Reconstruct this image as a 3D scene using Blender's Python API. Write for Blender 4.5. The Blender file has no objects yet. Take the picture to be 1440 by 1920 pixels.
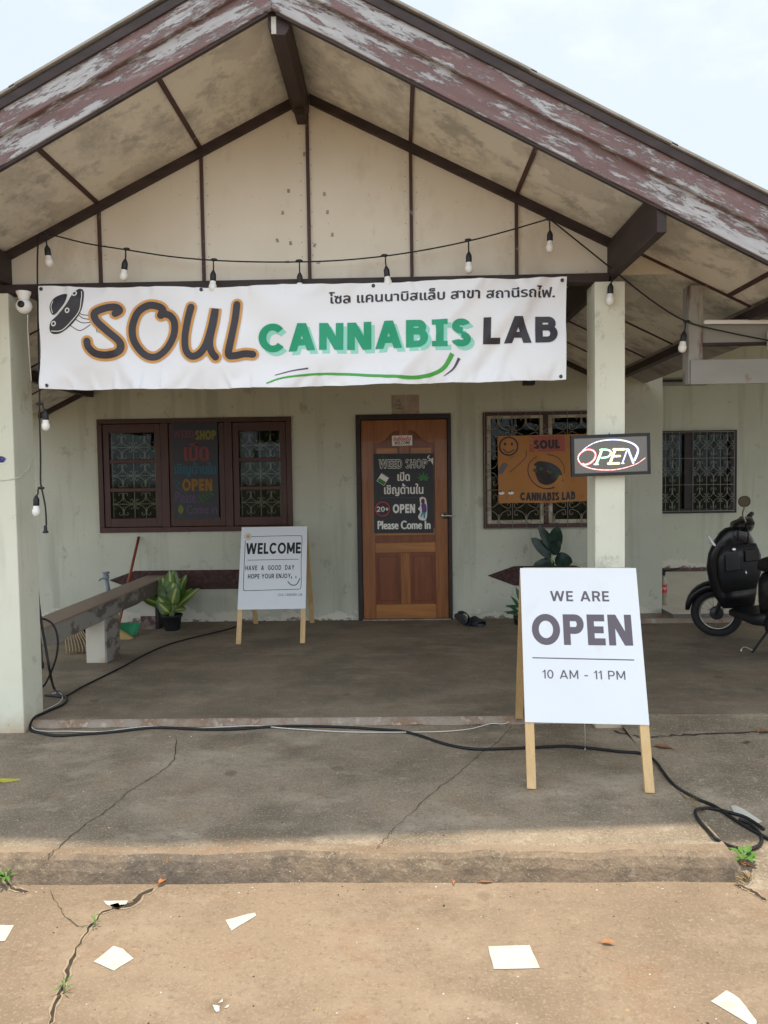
import bpy, bmesh, math, random
import numpy as np
from mathutils import Vector, Matrix, noise as mnoise
random.seed(7)
S = bpy.context.scene
COL = S.collection

# ------------------------------------------------------------------ camera, sky, sun, exposure
YAW, PITCH, ROLL, FPX, EYE = math.radians(-1.07), math.radians(-2.65), math.radians(-0.836), 1400.0, 1.40
_f = np.array([math.sin(YAW)*math.cos(PITCH), math.cos(YAW)*math.cos(PITCH), math.sin(PITCH)])
_r = np.array([math.cos(YAW), -math.sin(YAW), 0.0]); _u = np.cross(_r, _f)
_R = _r*math.cos(ROLL)+_u*math.sin(ROLL); _U = _u*math.cos(ROLL)-_r*math.sin(ROLL)
cd = bpy.data.cameras.new('camera'); cam = bpy.data.objects.new('camera', cd); COL.objects.link(cam)
cd.sensor_fit = 'VERTICAL'; cd.sensor_height = 36.0; cd.sensor_width = 27.0
cd.lens = FPX/1920*36.0; cd.clip_start = 0.05; cd.clip_end = 2000
cam.matrix_world = Matrix(((_R[0], _U[0], -_f[0], 0), (_R[1], _U[1], -_f[1], 0), (_R[2], _U[2], -_f[2], EYE), (0, 0, 0, 1)))
S.camera = cam

SUN_EL, SUN_AZ = math.radians(80.0), math.radians(40)      # azimuth from +Y towards +X: the sun stands high behind the house
W = bpy.data.worlds.new('World'); S.world = W; W.use_nodes = True
nt = W.node_tree; nt.nodes.clear()
wo = nt.nodes.new('ShaderNodeOutputWorld'); bg = nt.nodes.new('ShaderNodeBackground')
sky = nt.nodes.new('ShaderNodeTexSky'); sky.sky_type = 'NISHITA'; sky.sun_disc = False
sky.sun_elevation = SUN_EL; sky.sun_rotation = SUN_AZ; sky.air_density = 1.0; sky.dust_density = 3.0; sky.ozone_density = 1.2
tc = nt.nodes.new('ShaderNodeTexCoord'); mp = nt.nodes.new('ShaderNodeMapping'); mp.inputs['Scale'].default_value = (1.3, 1.3, 2.6)
n1 = nt.nodes.new('ShaderNodeTexNoise'); n1.inputs['Scale'].default_value = 1.6; n1.inputs['Detail'].default_value = 6; n1.inputs['Roughness'].default_value = .55
rp = nt.nodes.new('ShaderNodeMapRange'); rp.inputs[1].default_value = .40; rp.inputs[2].default_value = .78; rp.inputs[3].default_value = .84; rp.inputs[4].default_value = .97
mx = nt.nodes.new('ShaderNodeMix'); mx.data_type = 'RGBA'; mx.inputs[7].default_value = (6.1, 6.75, 7.3, 1)
nt.links.new(tc.outputs['Generated'], mp.inputs['Vector']); nt.links.new(mp.outputs[0], n1.inputs['Vector'])
nt.links.new(n1.outputs[0], rp.inputs[0]); nt.links.new(rp.outputs[0], mx.inputs[0])
nt.links.new(sky.outputs[0], mx.inputs[6])
# brighter bluish cloud added on the unseen street side to light the white boards
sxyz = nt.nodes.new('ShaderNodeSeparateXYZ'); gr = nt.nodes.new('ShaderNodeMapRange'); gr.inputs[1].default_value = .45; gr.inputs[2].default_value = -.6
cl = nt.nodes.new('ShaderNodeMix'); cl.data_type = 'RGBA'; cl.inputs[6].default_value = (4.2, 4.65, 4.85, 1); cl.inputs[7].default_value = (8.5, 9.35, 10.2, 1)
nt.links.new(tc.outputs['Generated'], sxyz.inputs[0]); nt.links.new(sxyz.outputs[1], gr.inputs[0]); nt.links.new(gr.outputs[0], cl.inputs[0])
n2 = nt.nodes.new('ShaderNodeTexNoise'); n2.inputs['Scale'].default_value = 3.2; n2.inputs['Detail'].default_value = 9; n2.inputs['Roughness'].default_value = .6; nt.links.new(mp.outputs[0], n2.inputs['Vector'])
r2 = nt.nodes.new('ShaderNodeMapRange'); r2.inputs[1].default_value = .47; r2.inputs[2].default_value = .68; r2.inputs[4].default_value = .35; nt.links.new(n2.outputs[0], r2.inputs[0])
pf = nt.nodes.new('ShaderNodeMix'); pf.data_type = 'RGBA'; pf.inputs[7].default_value = (6.0, 6.05, 6.0, 1); nt.links.new(r2.outputs[0], pf.inputs[0]); nt.links.new(mx.outputs[2], pf.inputs[6])
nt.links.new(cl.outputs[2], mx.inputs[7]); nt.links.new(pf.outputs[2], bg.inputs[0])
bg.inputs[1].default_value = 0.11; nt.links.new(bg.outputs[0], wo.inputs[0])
sd = bpy.data.lights.new('sun', 'SUN'); sun = bpy.data.objects.new('sun', sd); COL.objects.link(sun)
sd.energy = 2.4; sd.angle = math.radians(1.3); sd.color = (1.0, .89, .72)
sdir = Vector((math.sin(SUN_AZ)*math.cos(SUN_EL), math.cos(SUN_AZ)*math.cos(SUN_EL), math.sin(SUN_EL)))
sun.rotation_euler = sdir.to_track_quat('Z', 'Y').to_euler()
S.view_settings.view_transform = 'Standard'; S.view_settings.look = 'None'; S.view_settings.gamma = 1
S.view_settings.exposure = 0.95
try:
    S.cycles.use_denoising = True; S.cycles.max_bounces = 8; S.cycles.diffuse_bounces = 5
except Exception: pass

# ------------------------------------------------------------------ where a point of the photo lies on a known plane
def ray(u, v): return _f*FPX+_R*(u-720)-_U*(v-960)
def aty(u, v, Y): d = ray(u, v); return Vector(d*(Y/d[1]))+Vector((0, 0, EYE))
def atz(u, v, Z): d = ray(u, v); return Vector(d*((Z-EYE)/d[2]))+Vector((0, 0, EYE))
def atx(u, v, X): d = ray(u, v); return Vector(d*(X/d[0]))+Vector((0, 0, EYE))
PORCH_Y, APRON_Y, APRON_X, DRIVE_Z, APRON_Z = 4.28, 2.80, 1.25, -0.14, -0.04
def ground_z(x, y):
    if x > APRON_X:
        if y > 4.10: return 0.0 if y > 4.4 else -0.03+0.03*max(0, (y-4.10)/.3)
        if y < 2.70: return DRIVE_Z
        zr = DRIVE_Z+(y-2.70)/1.40*0.11
        if APRON_Y-.03 < y and x < APRON_X+.07: return zr+(APRON_Z-zr)*(APRON_X+.07-x)/.07
        return zr
    if y > PORCH_Y: return 0.0
    if y > APRON_Y: return APRON_Z
    if y > APRON_Y-.03: return APRON_Z+(DRIVE_Z-APRON_Z)*(APRON_Y-y)/.03
    return DRIVE_Z
def gpt(u, v, lift=0.0):
    z = -0.05
    for _ in range(12):
        p = atz(u, v, z); z = .5*z+.5*ground_z(p.x, p.y)
    p = atz(u, v, z); p.z = ground_z(p.x, p.y)+lift
    return p

# ------------------------------------------------------------------ materials
MATS = {}
def mat(name, col, rough=.7, layers=(), bump=(), metal=0.0, spec=.35, coat=0.0, alpha=None, emit=None):
    m = bpy.data.materials.new(name); m.use_nodes = True; MATS[name] = m
    t = m.node_tree; b = t.nodes['Principled BSDF']
    def new(k): return t.nodes.new(k)
    b.inputs['Roughness'].default_value = rough; b.inputs['Metallic'].default_value = metal
    b.inputs['Specular IOR Level'].default_value = spec; b.inputs['Coat Weight'].default_value = coat
    c4 = tuple(col)+(1,)
    b.inputs['Base Color'].default_value = c4
    if emit:
        b.inputs['Emission Color'].default_value = tuple(emit[0])+(1,); b.inputs['Emission Strength'].default_value = emit[1]
    if not layers and not bump: return m
    tc = new('ShaderNodeTexCoord'); last = None
    def coords(L):
        mp = new('ShaderNodeMapping')
        if 'rot' in L:
            m0 = new('ShaderNodeMapping'); m0.inputs['Rotation'].default_value = L['rot']
            t.links.new(tc.outputs['Object'], m0.inputs['Vector']); t.links.new(m0.outputs[0], mp.inputs['Vector'])
        else: t.links.new(tc.outputs['Object'], mp.inputs['Vector'])
        mp.inputs['Scale'].default_value = L.get('st', (1, 1, 1)); mp.inputs['Location'].default_value = L.get('loc', (0, 0, 0))
        return mp.outputs[0]
    def field(L):
        k = L.get('kind', 'noise')
        if k == 'vor':
            n = new('ShaderNodeTexVoronoi'); n.inputs['Scale'].default_value = L['s']; n.feature = L.get('feat', 'F1'); o = n.outputs[0]
        else:
            n = new('ShaderNodeTexNoise'); n.inputs['Scale'].default_value = L['s']; n.inputs['Detail'].default_value = L.get('d', 5)
            n.inputs['Roughness'].default_value = L.get('r', .55); n.inputs['Distortion'].default_value = L.get('dist', 0); o = n.outputs[0]
        t.links.new(coords(L), n.inputs['Vector'])
        for ax, at0, kk in L.get('grad', ()):               # adds (at0 - coordinate)*kk to the field
            sx = new('ShaderNodeSeparateXYZ'); t.links.new(tc.outputs['Object'], sx.inputs[0])
            a = new('ShaderNodeMath'); a.operation = 'SUBTRACT'; a.inputs[0].default_value = at0; t.links.new(sx.outputs[ax], a.inputs[1])
            q = new('ShaderNodeMath'); q.operation = 'MULTIPLY_ADD'; t.links.new(a.outputs[0], q.inputs[0]); q.inputs[1].default_value = kk
            t.links.new(o, q.inputs[2]); o = q.outputs[0]
        return o
    for L in layers:
        r = new('ShaderNodeMapRange'); r.inputs[1].default_value = L['lo']; r.inputs[2].default_value = L['hi']
        r.inputs[3].default_value = 0; r.inputs[4].default_value = L.get('a', 1.0); t.links.new(field(L), r.inputs[0])
        x = new('ShaderNodeMix'); x.data_type = 'RGBA'; t.links.new(r.outputs[0], x.inputs[0])
        if last is None: x.inputs[6].default_value = c4
        else: t.links.new(last, x.inputs[6])
        x.inputs[7].default_value = tuple(L['c'])+(1,); last = x.outputs[2]
    if last is not None: t.links.new(last, b.inputs['Base Color'])
    prev = None
    for L in bump:
        bp = new('ShaderNodeBump'); bp.inputs['Strength'].default_value = L.get('k', .3); bp.inputs['Distance'].default_value = L.get('dd', .01)
        o = field(L)
        if 'lo' in L:
            r = new('ShaderNodeMapRange'); r.inputs[1].default_value = L['lo']; r.inputs[2].default_value = L['hi']; t.links.new(o, r.inputs[0]); o = r.outputs[0]
        t.links.new(o, bp.inputs['Height'])
        if prev: t.links.new(prev, bp.inputs['Normal'])
        prev = bp.outputs[0]
    if prev: t.links.new(prev, b.inputs['Normal'])
    return m

ANG = math.atan(.495)
def peel(sign):
    rt = (0, sign*ANG, 0)
    return dict(layers=[dict(s=3.0, st=(.5, 3, 3), rot=rt, lo=.35, hi=.7, c=(.145, .082, .08), a=.8, d=6),
                        dict(s=6.0, st=(.30, 1, 1.7), rot=rt, lo=.485, hi=.515, c=(.43, .425, .43), d=14, r=.8),
                        dict(s=22, st=(.25, 1, 1.5), rot=rt, lo=.55, hi=.59, c=(.36, .34, .335), a=.7, d=12, r=.8), dict(s=30, st=(.2, 1, 1.5), rot=rt, lo=.45, hi=.75, c=(.20, .17, .16), a=.45, d=6)],
                bump=[dict(s=6.0, st=(.30, 1, 1.7), rot=rt, lo=.485, hi=.515, d=14, r=.8, k=.7, dd=-.004), dict(s=40, st=(.2, 1, 2), rot=rt, k=.25, dd=.003)])
mat('maroon_left', (.200, .122, .118), .75, **peel(1))
mat('maroon_right', (.200, .122, .118), .75, **peel(-1))
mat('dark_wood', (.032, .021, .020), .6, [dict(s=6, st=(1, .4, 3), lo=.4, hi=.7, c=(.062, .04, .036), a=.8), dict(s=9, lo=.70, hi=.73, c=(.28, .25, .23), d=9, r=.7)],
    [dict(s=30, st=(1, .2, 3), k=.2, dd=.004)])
mat('seam_brown', (.06, .03, .026), .6, [dict(s=14, lo=.62, hi=.68, c=(.20, .16, .14), d=6)])
mat('window_wood', (.042, .0145, .010), .42, [dict(s=7, st=(2, 2, .5), lo=.35, hi=.75, c=(.078, .029, .019), a=.8, d=7)], [dict(s=30, st=(3, 3, .3), k=.15, dd=.003)])
def wallpaint(name, zb):
    mat(name, (.51, .515, .42), .8,
    [dict(s=.9, lo=.40, hi=.65, c=(.44, .445, .36), a=.9, d=6),
     dict(s=2.5, st=(3, 3, .25), lo=.52, hi=.68, c=(.31, .315, .245), a=.55, d=8),
     dict(s=6, st=(1, 1, .8), lo=.58, hi=.64, c=(.27, .27, .215), a=.55, d=11, r=.74),
     dict(s=45, lo=.70, hi=.74, c=(.2, .2, .17), a=.6, d=2),
     dict(s=4, st=(1, 1, 1.6), lo=.60, hi=.63, c=(.60, .57, .48), d=10, r=.7, grad=[(2, zb+.145, 1.9)]),
     dict(s=8, st=(1, 1, 1.8), lo=.66, hi=.69, c=(.12, .09, .07), a=.85, d=10, r=.75, grad=[(2, zb+.075, 2.6)])],
    [dict(s=3, k=.25, dd=.02, d=4), dict(s=60, k=.08, dd=.004), dict(s=4, st=(1, 1, 1.6), lo=.595, hi=.635, d=10, r=.7, k=.5, dd=.006, grad=[(2, zb+.145, 1.9)])])
wallpaint('wall_paint', 0.0); wallpaint('recess_paint', .135)
mat('pillar_paint', (.68, .68, .565), .75,
    [dict(s=1.6, lo=.4, hi=.75, c=(.55, .56, .445), a=.8, d=5),
     dict(s=7, st=(1, 1, .7), lo=.58, hi=.66, c=(.36, .36, .29), a=.6, d=11, r=.74), dict(s=3, st=(3, 3, .2), lo=.56, hi=.7, c=(.45, .45, .36), a=.5, d=7),
     dict(s=40, lo=.71, hi=.75, c=(.22, .2, .17), a=.5, d=2),
     dict(s=5, lo=.5, hi=1.0, c=(.40, .27, .16), a=.85, d=9, r=.7, grad=[(2, .12, 2.4)])],
    [dict(s=4, k=.2, dd=.015), dict(s=55, k=.1, dd=.004)])
mat('gable_board', (.69, .64, .54), .8,
    [dict(s=1.2, st=(1, 1, .8), lo=.35, hi=.75, c=(.58, .52, .42), a=.9, d=5),
     dict(s=1.6, st=(1.2, 1, .7), lo=.52, hi=.64, c=(.47, .40, .30), a=.6, d=10, r=.65),
     dict(s=14, st=(1, 1, .3), lo=.62, hi=.8, c=(.40, .34, .27), a=.35, d=5),
     dict(s=55, lo=.77, hi=.80, c=(.25, .2, .15), a=.5, d=1)],
    [dict(s=2, k=.15, dd=.02), dict(s=70, k=.05, dd=.003)])
mat('soffit_board', (.72, .69, .61), .85,
    [dict(s=1.4, lo=.4, hi=.7, c=(.62, .59, .515), a=.9, d=6),
     dict(s=1.7, loc=(3, 1, 2), st=(1, .8, 1), lo=.47, hi=.60, c=(.27, .262, .24), a=.58, d=13, r=.76),
     dict(s=5, lo=.52, hi=.62, c=(.25, .235, .21), a=.55, d=12, r=.72),
     dict(s=2.0, loc=(9, 4, 2), lo=.58, hi=.60, c=(.50, .46, .40), a=.6, d=8)],
    [dict(s=2, k=.12, dd=.02)])
def conc(name, base, dark, light, earth, pale, st=(1, 1.6, 1)):
    mat(name, base, .88,
        [dict(s=1.3, lo=.43, hi=.58, c=dark, a=.9, d=9, r=.65),
         dict(s=1.9, loc=(2, 5, 0), st=st, lo=.50, hi=.66, c=light, a=.75, d=10, r=.68),
         dict(s=3.5, loc=(7, 5, 0), lo=.55, hi=.68, c=earth, a=.5, d=9, r=.65),
         dict(s=8, loc=(1, 1, 0), st=st, lo=.56, hi=.64, c=pale, a=.45, d=12, r=.78),
         dict(s=14, loc=(3, 7, 0), lo=.58, hi=.66, c=dark, a=.5, d=10, r=.75),
         dict(s=100, lo=.54, hi=.64, c=pale, a=.5, d=4), dict(s=48, loc=(3, 2, 0), lo=.54, hi=.64, c=tuple(q*.8 for q in dark), a=.5, d=7, r=.7),
         dict(s=26, loc=(8, 2, 0), lo=.60, hi=.63, c=pale, a=.55, d=12, r=.8),
         dict(s=2.3, loc=(1, 9, 0), kind='vor', lo=.10, hi=.05, c=tuple(q*.55 for q in dark), a=.5),
         dict(s=34, kind='vor', lo=.085, hi=.05, c=pale, a=.5),
         dict(s=19, kind='vor', loc=(5, 3, 0), lo=.06, hi=.035, c=(.05, .04, .03), a=.8)],
        [dict(s=7, k=.4, dd=.012, d=10, r=.65), dict(s=120, k=.6, dd=.004, d=4)])
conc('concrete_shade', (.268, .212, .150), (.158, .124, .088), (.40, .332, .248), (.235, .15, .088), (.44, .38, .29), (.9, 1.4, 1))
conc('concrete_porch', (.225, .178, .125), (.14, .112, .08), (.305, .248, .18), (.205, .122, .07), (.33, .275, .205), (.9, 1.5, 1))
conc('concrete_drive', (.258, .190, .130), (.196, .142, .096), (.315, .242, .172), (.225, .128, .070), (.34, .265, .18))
mat('concrete_edge', (.245, .178, .118), .92,
    [dict(s=7, lo=.42, hi=.6, c=(.135, .103, .072), a=.85, d=10, r=.75),
     dict(s=30, lo=.54, hi=.62, c=(.33, .265, .185), a=.6, d=8, r=.7),
     dict(s=.8, loc=(2.4, 0, 0), lo=.53, hi=.62, c=(.085, .075, .068), a=.7, d=8),
     dict(s=70, kind='vor', lo=.2, hi=.1, c=(.42, .35, .26), a=.6)],
    [dict(s=14, k=.9, dd=.02, d=9), dict(s=90, k=.6, dd=.006, d=3)])
mat('concrete_step', (.30, .25, .20), .9,
    [dict(s=9, st=(1, 1, 1), lo=.45, hi=.6, c=(.245, .155, .105), a=.9, d=8), dict(s=18, lo=.56, hi=.66, c=(.42, .36, .29), a=.9, d=8)],
    [dict(s=22, k=.8, dd=.02, d=8)])
mat('crack_dirt', (.045, .033, .024), .95, [dict(s=30, lo=.5, hi=.7, c=(.11, .075, .05), a=.8)])
mat('crack_lip', (.33, .25, .165), .95, [dict(s=40, lo=.45, hi=.6, c=(.30, .235, .17), a=.9)])
mat('soil', (.22, .16, .10), .95, [dict(s=.3, lo=.4, hi=.65, c=(.12, .12, .06), a=.8)])
mat('tile_floor', (.78, .73, .64), .4, [dict(s=3, lo=.4, hi=.7, c=(.68, .63, .54), a=.7)])
mat('grout', (.17, .15, .12), .9)
mat('band_rough', (.055, .028, .026), .9, [dict(s=25, lo=.45, hi=.65, c=(.10, .055, .05), a=.8, d=8)], [dict(s=45, k=1.0, dd=.012, d=8)])
mat('bench_top', (.235, .16, .122), .38, [dict(s=4, st=(2, 1, 1), lo=.4, hi=.7, c=(.25, .18, .14), a=.8, d=6)], [dict(s=12, k=.1, dd=.01)])
mat('bench_side', (.125, .10, .085), .85,
    [dict(s=4, st=(1, 1, 2), lo=.47, hi=.53, c=(.30, .285, .25), a=.75, d=10, r=.7, grad=[(1, 5.9, .12)]), dict(s=16, lo=.60, hi=.66, c=(.06, .045, .04), a=.5, d=8, r=.7)],
    [dict(s=16, k=.5, dd=.01, d=8)])
mat('bench_leg', (.54, .50, .42), .85, [dict(s=5, lo=.4, hi=.7, c=(.44, .40, .33), a=.8), dict(s=5, lo=.52, hi=.85, c=(.40, .22, .11), a=.9, d=6, grad=[(2, .07, 3.0)])], [dict(s=9, k=.2, dd=.01)])
mat('maroon_paint', (.10, .055, .052), .8, [dict(s=14, lo=.52, hi=.6, c=(.24, .18, .16), a=.8, d=9), dict(s=8, lo=.55, hi=.8, c=(.35, .28, .21), a=.9, d=8, grad=[(2, .05, 3)])])
mat('door_wood', (.29, .105, .030), .38, [dict(s=5, st=(4, 4, .35), lo=.35, hi=.7, c=(.15, .05, .017), a=.85, d=8, dist=.6), dict(s=16, st=(6, 6, .3), lo=.5, hi=.75, c=(.34, .15, .05), a=.5, d=6)], [dict(s=30, st=(6, 6, .3), k=.1, dd=.002)], coat=.15)
mat('door_rail', (.38, .16, .045), .38, [dict(s=5, st=(.35, 4, 4), lo=.35, hi=.7, c=(.22, .085, .026), a=.8, d=8, dist=.6)], coat=.15)
mat('door_panel', (.21, .058, .018), .4, [dict(s=5, st=(4, 4, .3), lo=.35, hi=.7, c=(.11, .033, .013), a=.85, d=8, dist=.8)], coat=.15)
mat('door_frame', (.022, .014, .016), .5, [dict(s=8, lo=.5, hi=.7, c=(.05, .03, .03), a=.7)])
mat('pine', (.62, .43, .215), .55, [dict(s=4, st=(4, 4, .35), lo=.35, hi=.7, c=(.50, .315, .14), a=.8, d=8, dist=1.0), dict(s=20, st=(5, 5, .25), lo=.55, hi=.75, c=(.43, .26, .11), a=.45, d=5)], [dict(s=40, st=(5, 5, .2), k=.08, dd=.002)])
mat('white_board', (.70, .73, .765), .32, [dict(s=2, lo=.4, hi=.7, c=(.66, .69, .725), a=.6), dict(s=7, st=(1, 1, .4), lo=.62, hi=.72, c=(.60, .62, .64), a=.35, d=8)], spec=.45)
mat('ink_grey', (.115, .098, .118), .5)
mat('ink_black', (.018, .018, .022), .45)
mat('ink_white', (.72, .71, .66), .5)
mat('banner_vinyl', (.76, .775, .80), .40, [dict(s=1.5, lo=.4, hi=.7, c=(.75, .755, .79), a=.7)], spec=.45)
mat('ink_soul', (.03, .027, .035), .35)
mat('ink_orange', (.60, .30, .085), .4)
mat('ink_green', (.012, .30, .155), .4)
mat('ink_mint', (.28, .64, .53), .4)
mat('ink_leafgreen', (.06, .34, .055), .4)
mat('ink_violet', (.075, .06, .115), .4)
mat('cable_black', (.012, .012, .014), .5)
mat('cable_white', (.62, .60, .56), .55)
mat('plastic_black', (.016, .017, .019), .42)
mat('plastic_white', (.78, .78, .76), .35)
mat('bulb_white', (.80, .79, .76), .25, spec=.5)
mat('steel', (.55, .54, .50), .3, metal=1.0)
mat('dark_metal', (.06, .06, .065), .45, metal=.6)
mat('grille_cream', (.30, .295, .23), .6)
mat('grille_pale', (.24, .25, .22), .6)
mat('grille_dark', (.23, .20, .15), .6)
mat('alu_cream', (.42, .38, .29), .45, [dict(s=8, lo=.45, hi=.7, c=(.25, .21, .16), a=.8)])
mat('curtain', (.10, .105, .085), .9, [dict(s=3, st=(6, 1, .1), lo=.35, hi=.7, c=(.04, .045, .04), a=.9)])
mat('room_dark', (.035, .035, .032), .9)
mat('poster_black', (.018, .020, .026), .42)
mat('red_paint', (.50, .03, .035), .5)
mat('poster_green', (.03, .17, .035), .5)
mat('poster_darkgreen', (.014, .07, .026), .5)
mat('poster_purple', (.11, .05, .22), .5)
mat('poster_teal', (.05, .28, .32), .5)
mat('poster_brown', (.09, .035, .03), .5)
mat('chalk_pink', (0.129, 0.048, 0.068), .9, [dict(s=40, lo=.4, hi=.7, c=(.12, .05, .07), a=.8)])
mat('chalk_red', (0.184, 0.054, 0.054), .9, [dict(s=40, lo=.4, hi=.7, c=(.2, .05, .05), a=.8)])
mat('chalk_blue', (0.031, 0.109, 0.143), .9, [dict(s=40, lo=.4, hi=.7, c=(.03, .1, .15), a=.8)])
mat('chalk_yellow', (0.156, 0.15, 0.034), .9, [dict(s=40, lo=.4, hi=.7, c=(.2, .16, .04), a=.8)])
mat('chalk_orange', (0.19, 0.109, 0.024), .9, [dict(s=40, lo=.4, hi=.7, c=(.26, .12, .03), a=.8)])
mat('chalk_lilac', (0.102, 0.068, 0.129), .9, [dict(s=40, lo=.4, hi=.7, c=(.12, .08, .15), a=.8)])
mat('chalk_green', (0.048, 0.116, 0.041), .9, [dict(s=40, lo=.4, hi=.7, c=(.05, .12, .05), a=.8)])
mat('orange_cloth', (.40, .175, .045), .6, [dict(s=2, lo=.4, hi=.7, c=(.31, .125, .032), a=.8, d=5), dict(s=8, lo=.60, hi=.68, c=(.23, .09, .025), a=.5, d=8)])
mat('cloth_red', (.33, .085, .06), .6)
mat('cloth_shadow', (.40, .17, .05), .6)
mat('paper_tan', (.36, .30, .22), .8, [dict(s=14, lo=.45, hi=.65, c=(.27, .22, .16), a=.8)])
mat('paper_pinkish', (.38, .29, .235), .8, [dict(s=14, lo=.45, hi=.65, c=(.29, .22, .17), a=.8)])
mat('tape_grey', (.36, .33, .28), .6, [dict(s=120, lo=.45, hi=.55, c=(.16, .14, .11), a=.8)])
mat('shard_white', (.52, .50, .445), .5, [dict(s=22, lo=.5, hi=.7, c=(.42, .385, .325), a=.7, d=7)])
mat('leaf_dry', (.26, .125, .06), .75, [dict(s=30, lo=.45, hi=.65, c=(.15, .07, .035), a=.8)])
mat('leaf_orange', (.45, .17, .05), .7, [dict(s=30, lo=.45, hi=.65, c=(.30, .1, .03), a=.8)])
mat('leaf_yellow', (.50, .44, .045), .6, [dict(s=25, lo=.45, hi=.7, c=(.28, .30, .04), a=.8)])
mat('weed_green', (.085, .19, .03), .6, [dict(s=30, lo=.4, hi=.7, c=(.05, .14, .02), a=.7)])
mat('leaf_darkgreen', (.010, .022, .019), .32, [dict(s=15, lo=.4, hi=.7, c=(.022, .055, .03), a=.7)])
mat('leaf_midgreen', (.03, .10, .04), .45, [dict(s=15, lo=.4, hi=.7, c=(.05, .15, .06), a=.7)])
mat('plant_stem', (.20, .26, .10), .6)
mat('bag_black', (.014, .017, .022), .28)
mat('bamboo', (.42, .31, .17), .6, [dict(s=30, lo=.4, hi=.7, c=(.30, .2, .1), a=.8)])
mat('straw', (.45, .32, .13), .85, [dict(s=60, st=(.3, 3, 3), lo=.4, hi=.7, c=(.30, .2, .07), a=.8)])
mat('broom_red', (.25, .07, .038), .4)
mat('green_plastic', (.03, .21, .10), .35)
mat('pipe_grey', (.17, .20, .23), .45)
mat('scooter_black', (.007, .007, .009), .30, coat=.15)
mat('rubber', (.018, .018, .019), .75)
mat('headlamp', (.92, .93, .95), .12, spec=.8)
mat('mirror_glass', (.08, .085, .078), .12, metal=1.0)
mat('rim_metal', (.38, .36, .32), .35, metal=1.0)
mat('roof_sheet', (.36, .34, .31), .9, [dict(s=5, lo=.45, hi=.65, c=(.20, .19, .17), a=.8, d=8)], [dict(s=30, k=.3, dd=.006)])
mat('old_board', (.27, .265, .24), .7, [dict(s=3, st=(.6, 1, 2), lo=.4, hi=.7, c=(.19, .19, .17), a=.8, d=7), dict(s=9, lo=.66, hi=.72, c=(.20, .12, .06), a=.8, d=8, grad=[(2, 1.97, 1.0)])])
mat('old_post', (.30, .29, .26), .8, [dict(s=7, st=(2, 2, .4), lo=.5, hi=.58, c=(.12, .065, .05), a=.9, d=8)])
mat('bottle_clear', (.30, .27, .2), .15, spec=.5)
mat('label_red', (.55, .04, .05), .4)
mat('slipper', (.02, .026, .032), .6)
mat('slipper_sole', (.055, .057, .058), .7)
mat('sticker_blue', (.06, .07, .30), .4, [dict(s=60, lo=.5, hi=.56, c=(.02, .02, .05), a=.9)])
mat('led_back', (.17, .16, .145), .25)
mat('tail_red', (.3, .01, .01), .25)
for nm, c in (('led_red', (1, .16, .14)), ('led_green', (.45, 1, .62)), ('led_yellow', (1, .86, .42)), ('led_blue', (.55, .62, 1)), ('led_white', (.85, .88, 1))):
    mat(nm, c, .4, emit=(c, .55))
mat('led_core', (1, 1, 1), .4, emit=((1, .96, .95), .62))
def glass(name, tint, gl):
    m = bpy.data.materials.new(name); m.use_nodes = True; MATS[name] = m; t = m.node_tree; t.nodes.clear()
    o = t.nodes.new('ShaderNodeOutputMaterial'); a = t.nodes.new('ShaderNodeBsdfTransparent'); g = t.nodes.new('ShaderNodeBsdfGlossy')
    a.inputs[0].default_value = tint+(1,); g.inputs['Roughness'].default_value = .03; g.inputs[0].default_value = (.9, .95, .95, 1)
    f = t.nodes.new('ShaderNodeFresnel'); f.inputs[0].default_value = gl; x = t.nodes.new('ShaderNodeMixShader')
    t.links.new(f.outputs[0], x.inputs[0]); t.links.new(a.outputs[0], x.inputs[1]); t.links.new(g.outputs[0], x.inputs[2]); t.links.new(x.outputs[0], o.inputs[0])
glass('window_glass', (.86, .90, .87), 1.2)
# dieffenbachia leaf: pale midrib and side veins on green, from the leaf's own UV
m = bpy.data.materials.new('leaf_variegated'); m.use_nodes = True; MATS['leaf_variegated'] = m; t = m.node_tree; b = t.nodes['Principled BSDF']
b.inputs['Roughness'].default_value = .42
def N(k, **kw):
    n = t.nodes.new(k)
    for a, v in kw.items(): setattr(n, a, v)
    return n
def mth(op, a, bb=None, c=None):
    n = N('ShaderNodeMath', operation=op)
    for i, q in enumerate((a, bb, c)):
        if q is None: continue
        if isinstance(q, (int, float)): n.inputs[i].default_value = q
        else: t.links.new(q, n.inputs[i])
    return n.outputs[0]
uvn = N('ShaderNodeUVMap'); sp = N('ShaderNodeSeparateXYZ'); t.links.new(uvn.outputs[0], sp.inputs[0])
av = mth('ABSOLUTE', mth('SUBTRACT', sp.outputs[1], .5))
ph = mth('SUBTRACT', mth('MULTIPLY', sp.outputs[0], 62.0), mth('MULTIPLY', av, 36.0))
vein = mth('POWER', mth('MULTIPLY_ADD', mth('SINE', ph), .5, .5), 5.0)
vein = mth('MULTIPLY', vein, mth('SUBTRACT', 1.0, mth('MULTIPLY', av, 2.1)))
mid = N('ShaderNodeMapRange'); t.links.new(av, mid.inputs[0]); mid.inputs[1].default_value = .13; mid.inputs[2].default_value = .02
tot = mth('MINIMUM', mth('ADD', vein, mid.outputs[0]), 1.0)
xm = N('ShaderNodeMix', data_type='RGBA'); t.links.new(tot, xm.inputs[0]); xm.inputs[6].default_value = (.050, .115, .016, 1); xm.inputs[7].default_value = (.42, .47, .13, 1)
t.links.new(xm.outputs[2], b.inputs['Base Color'])

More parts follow.
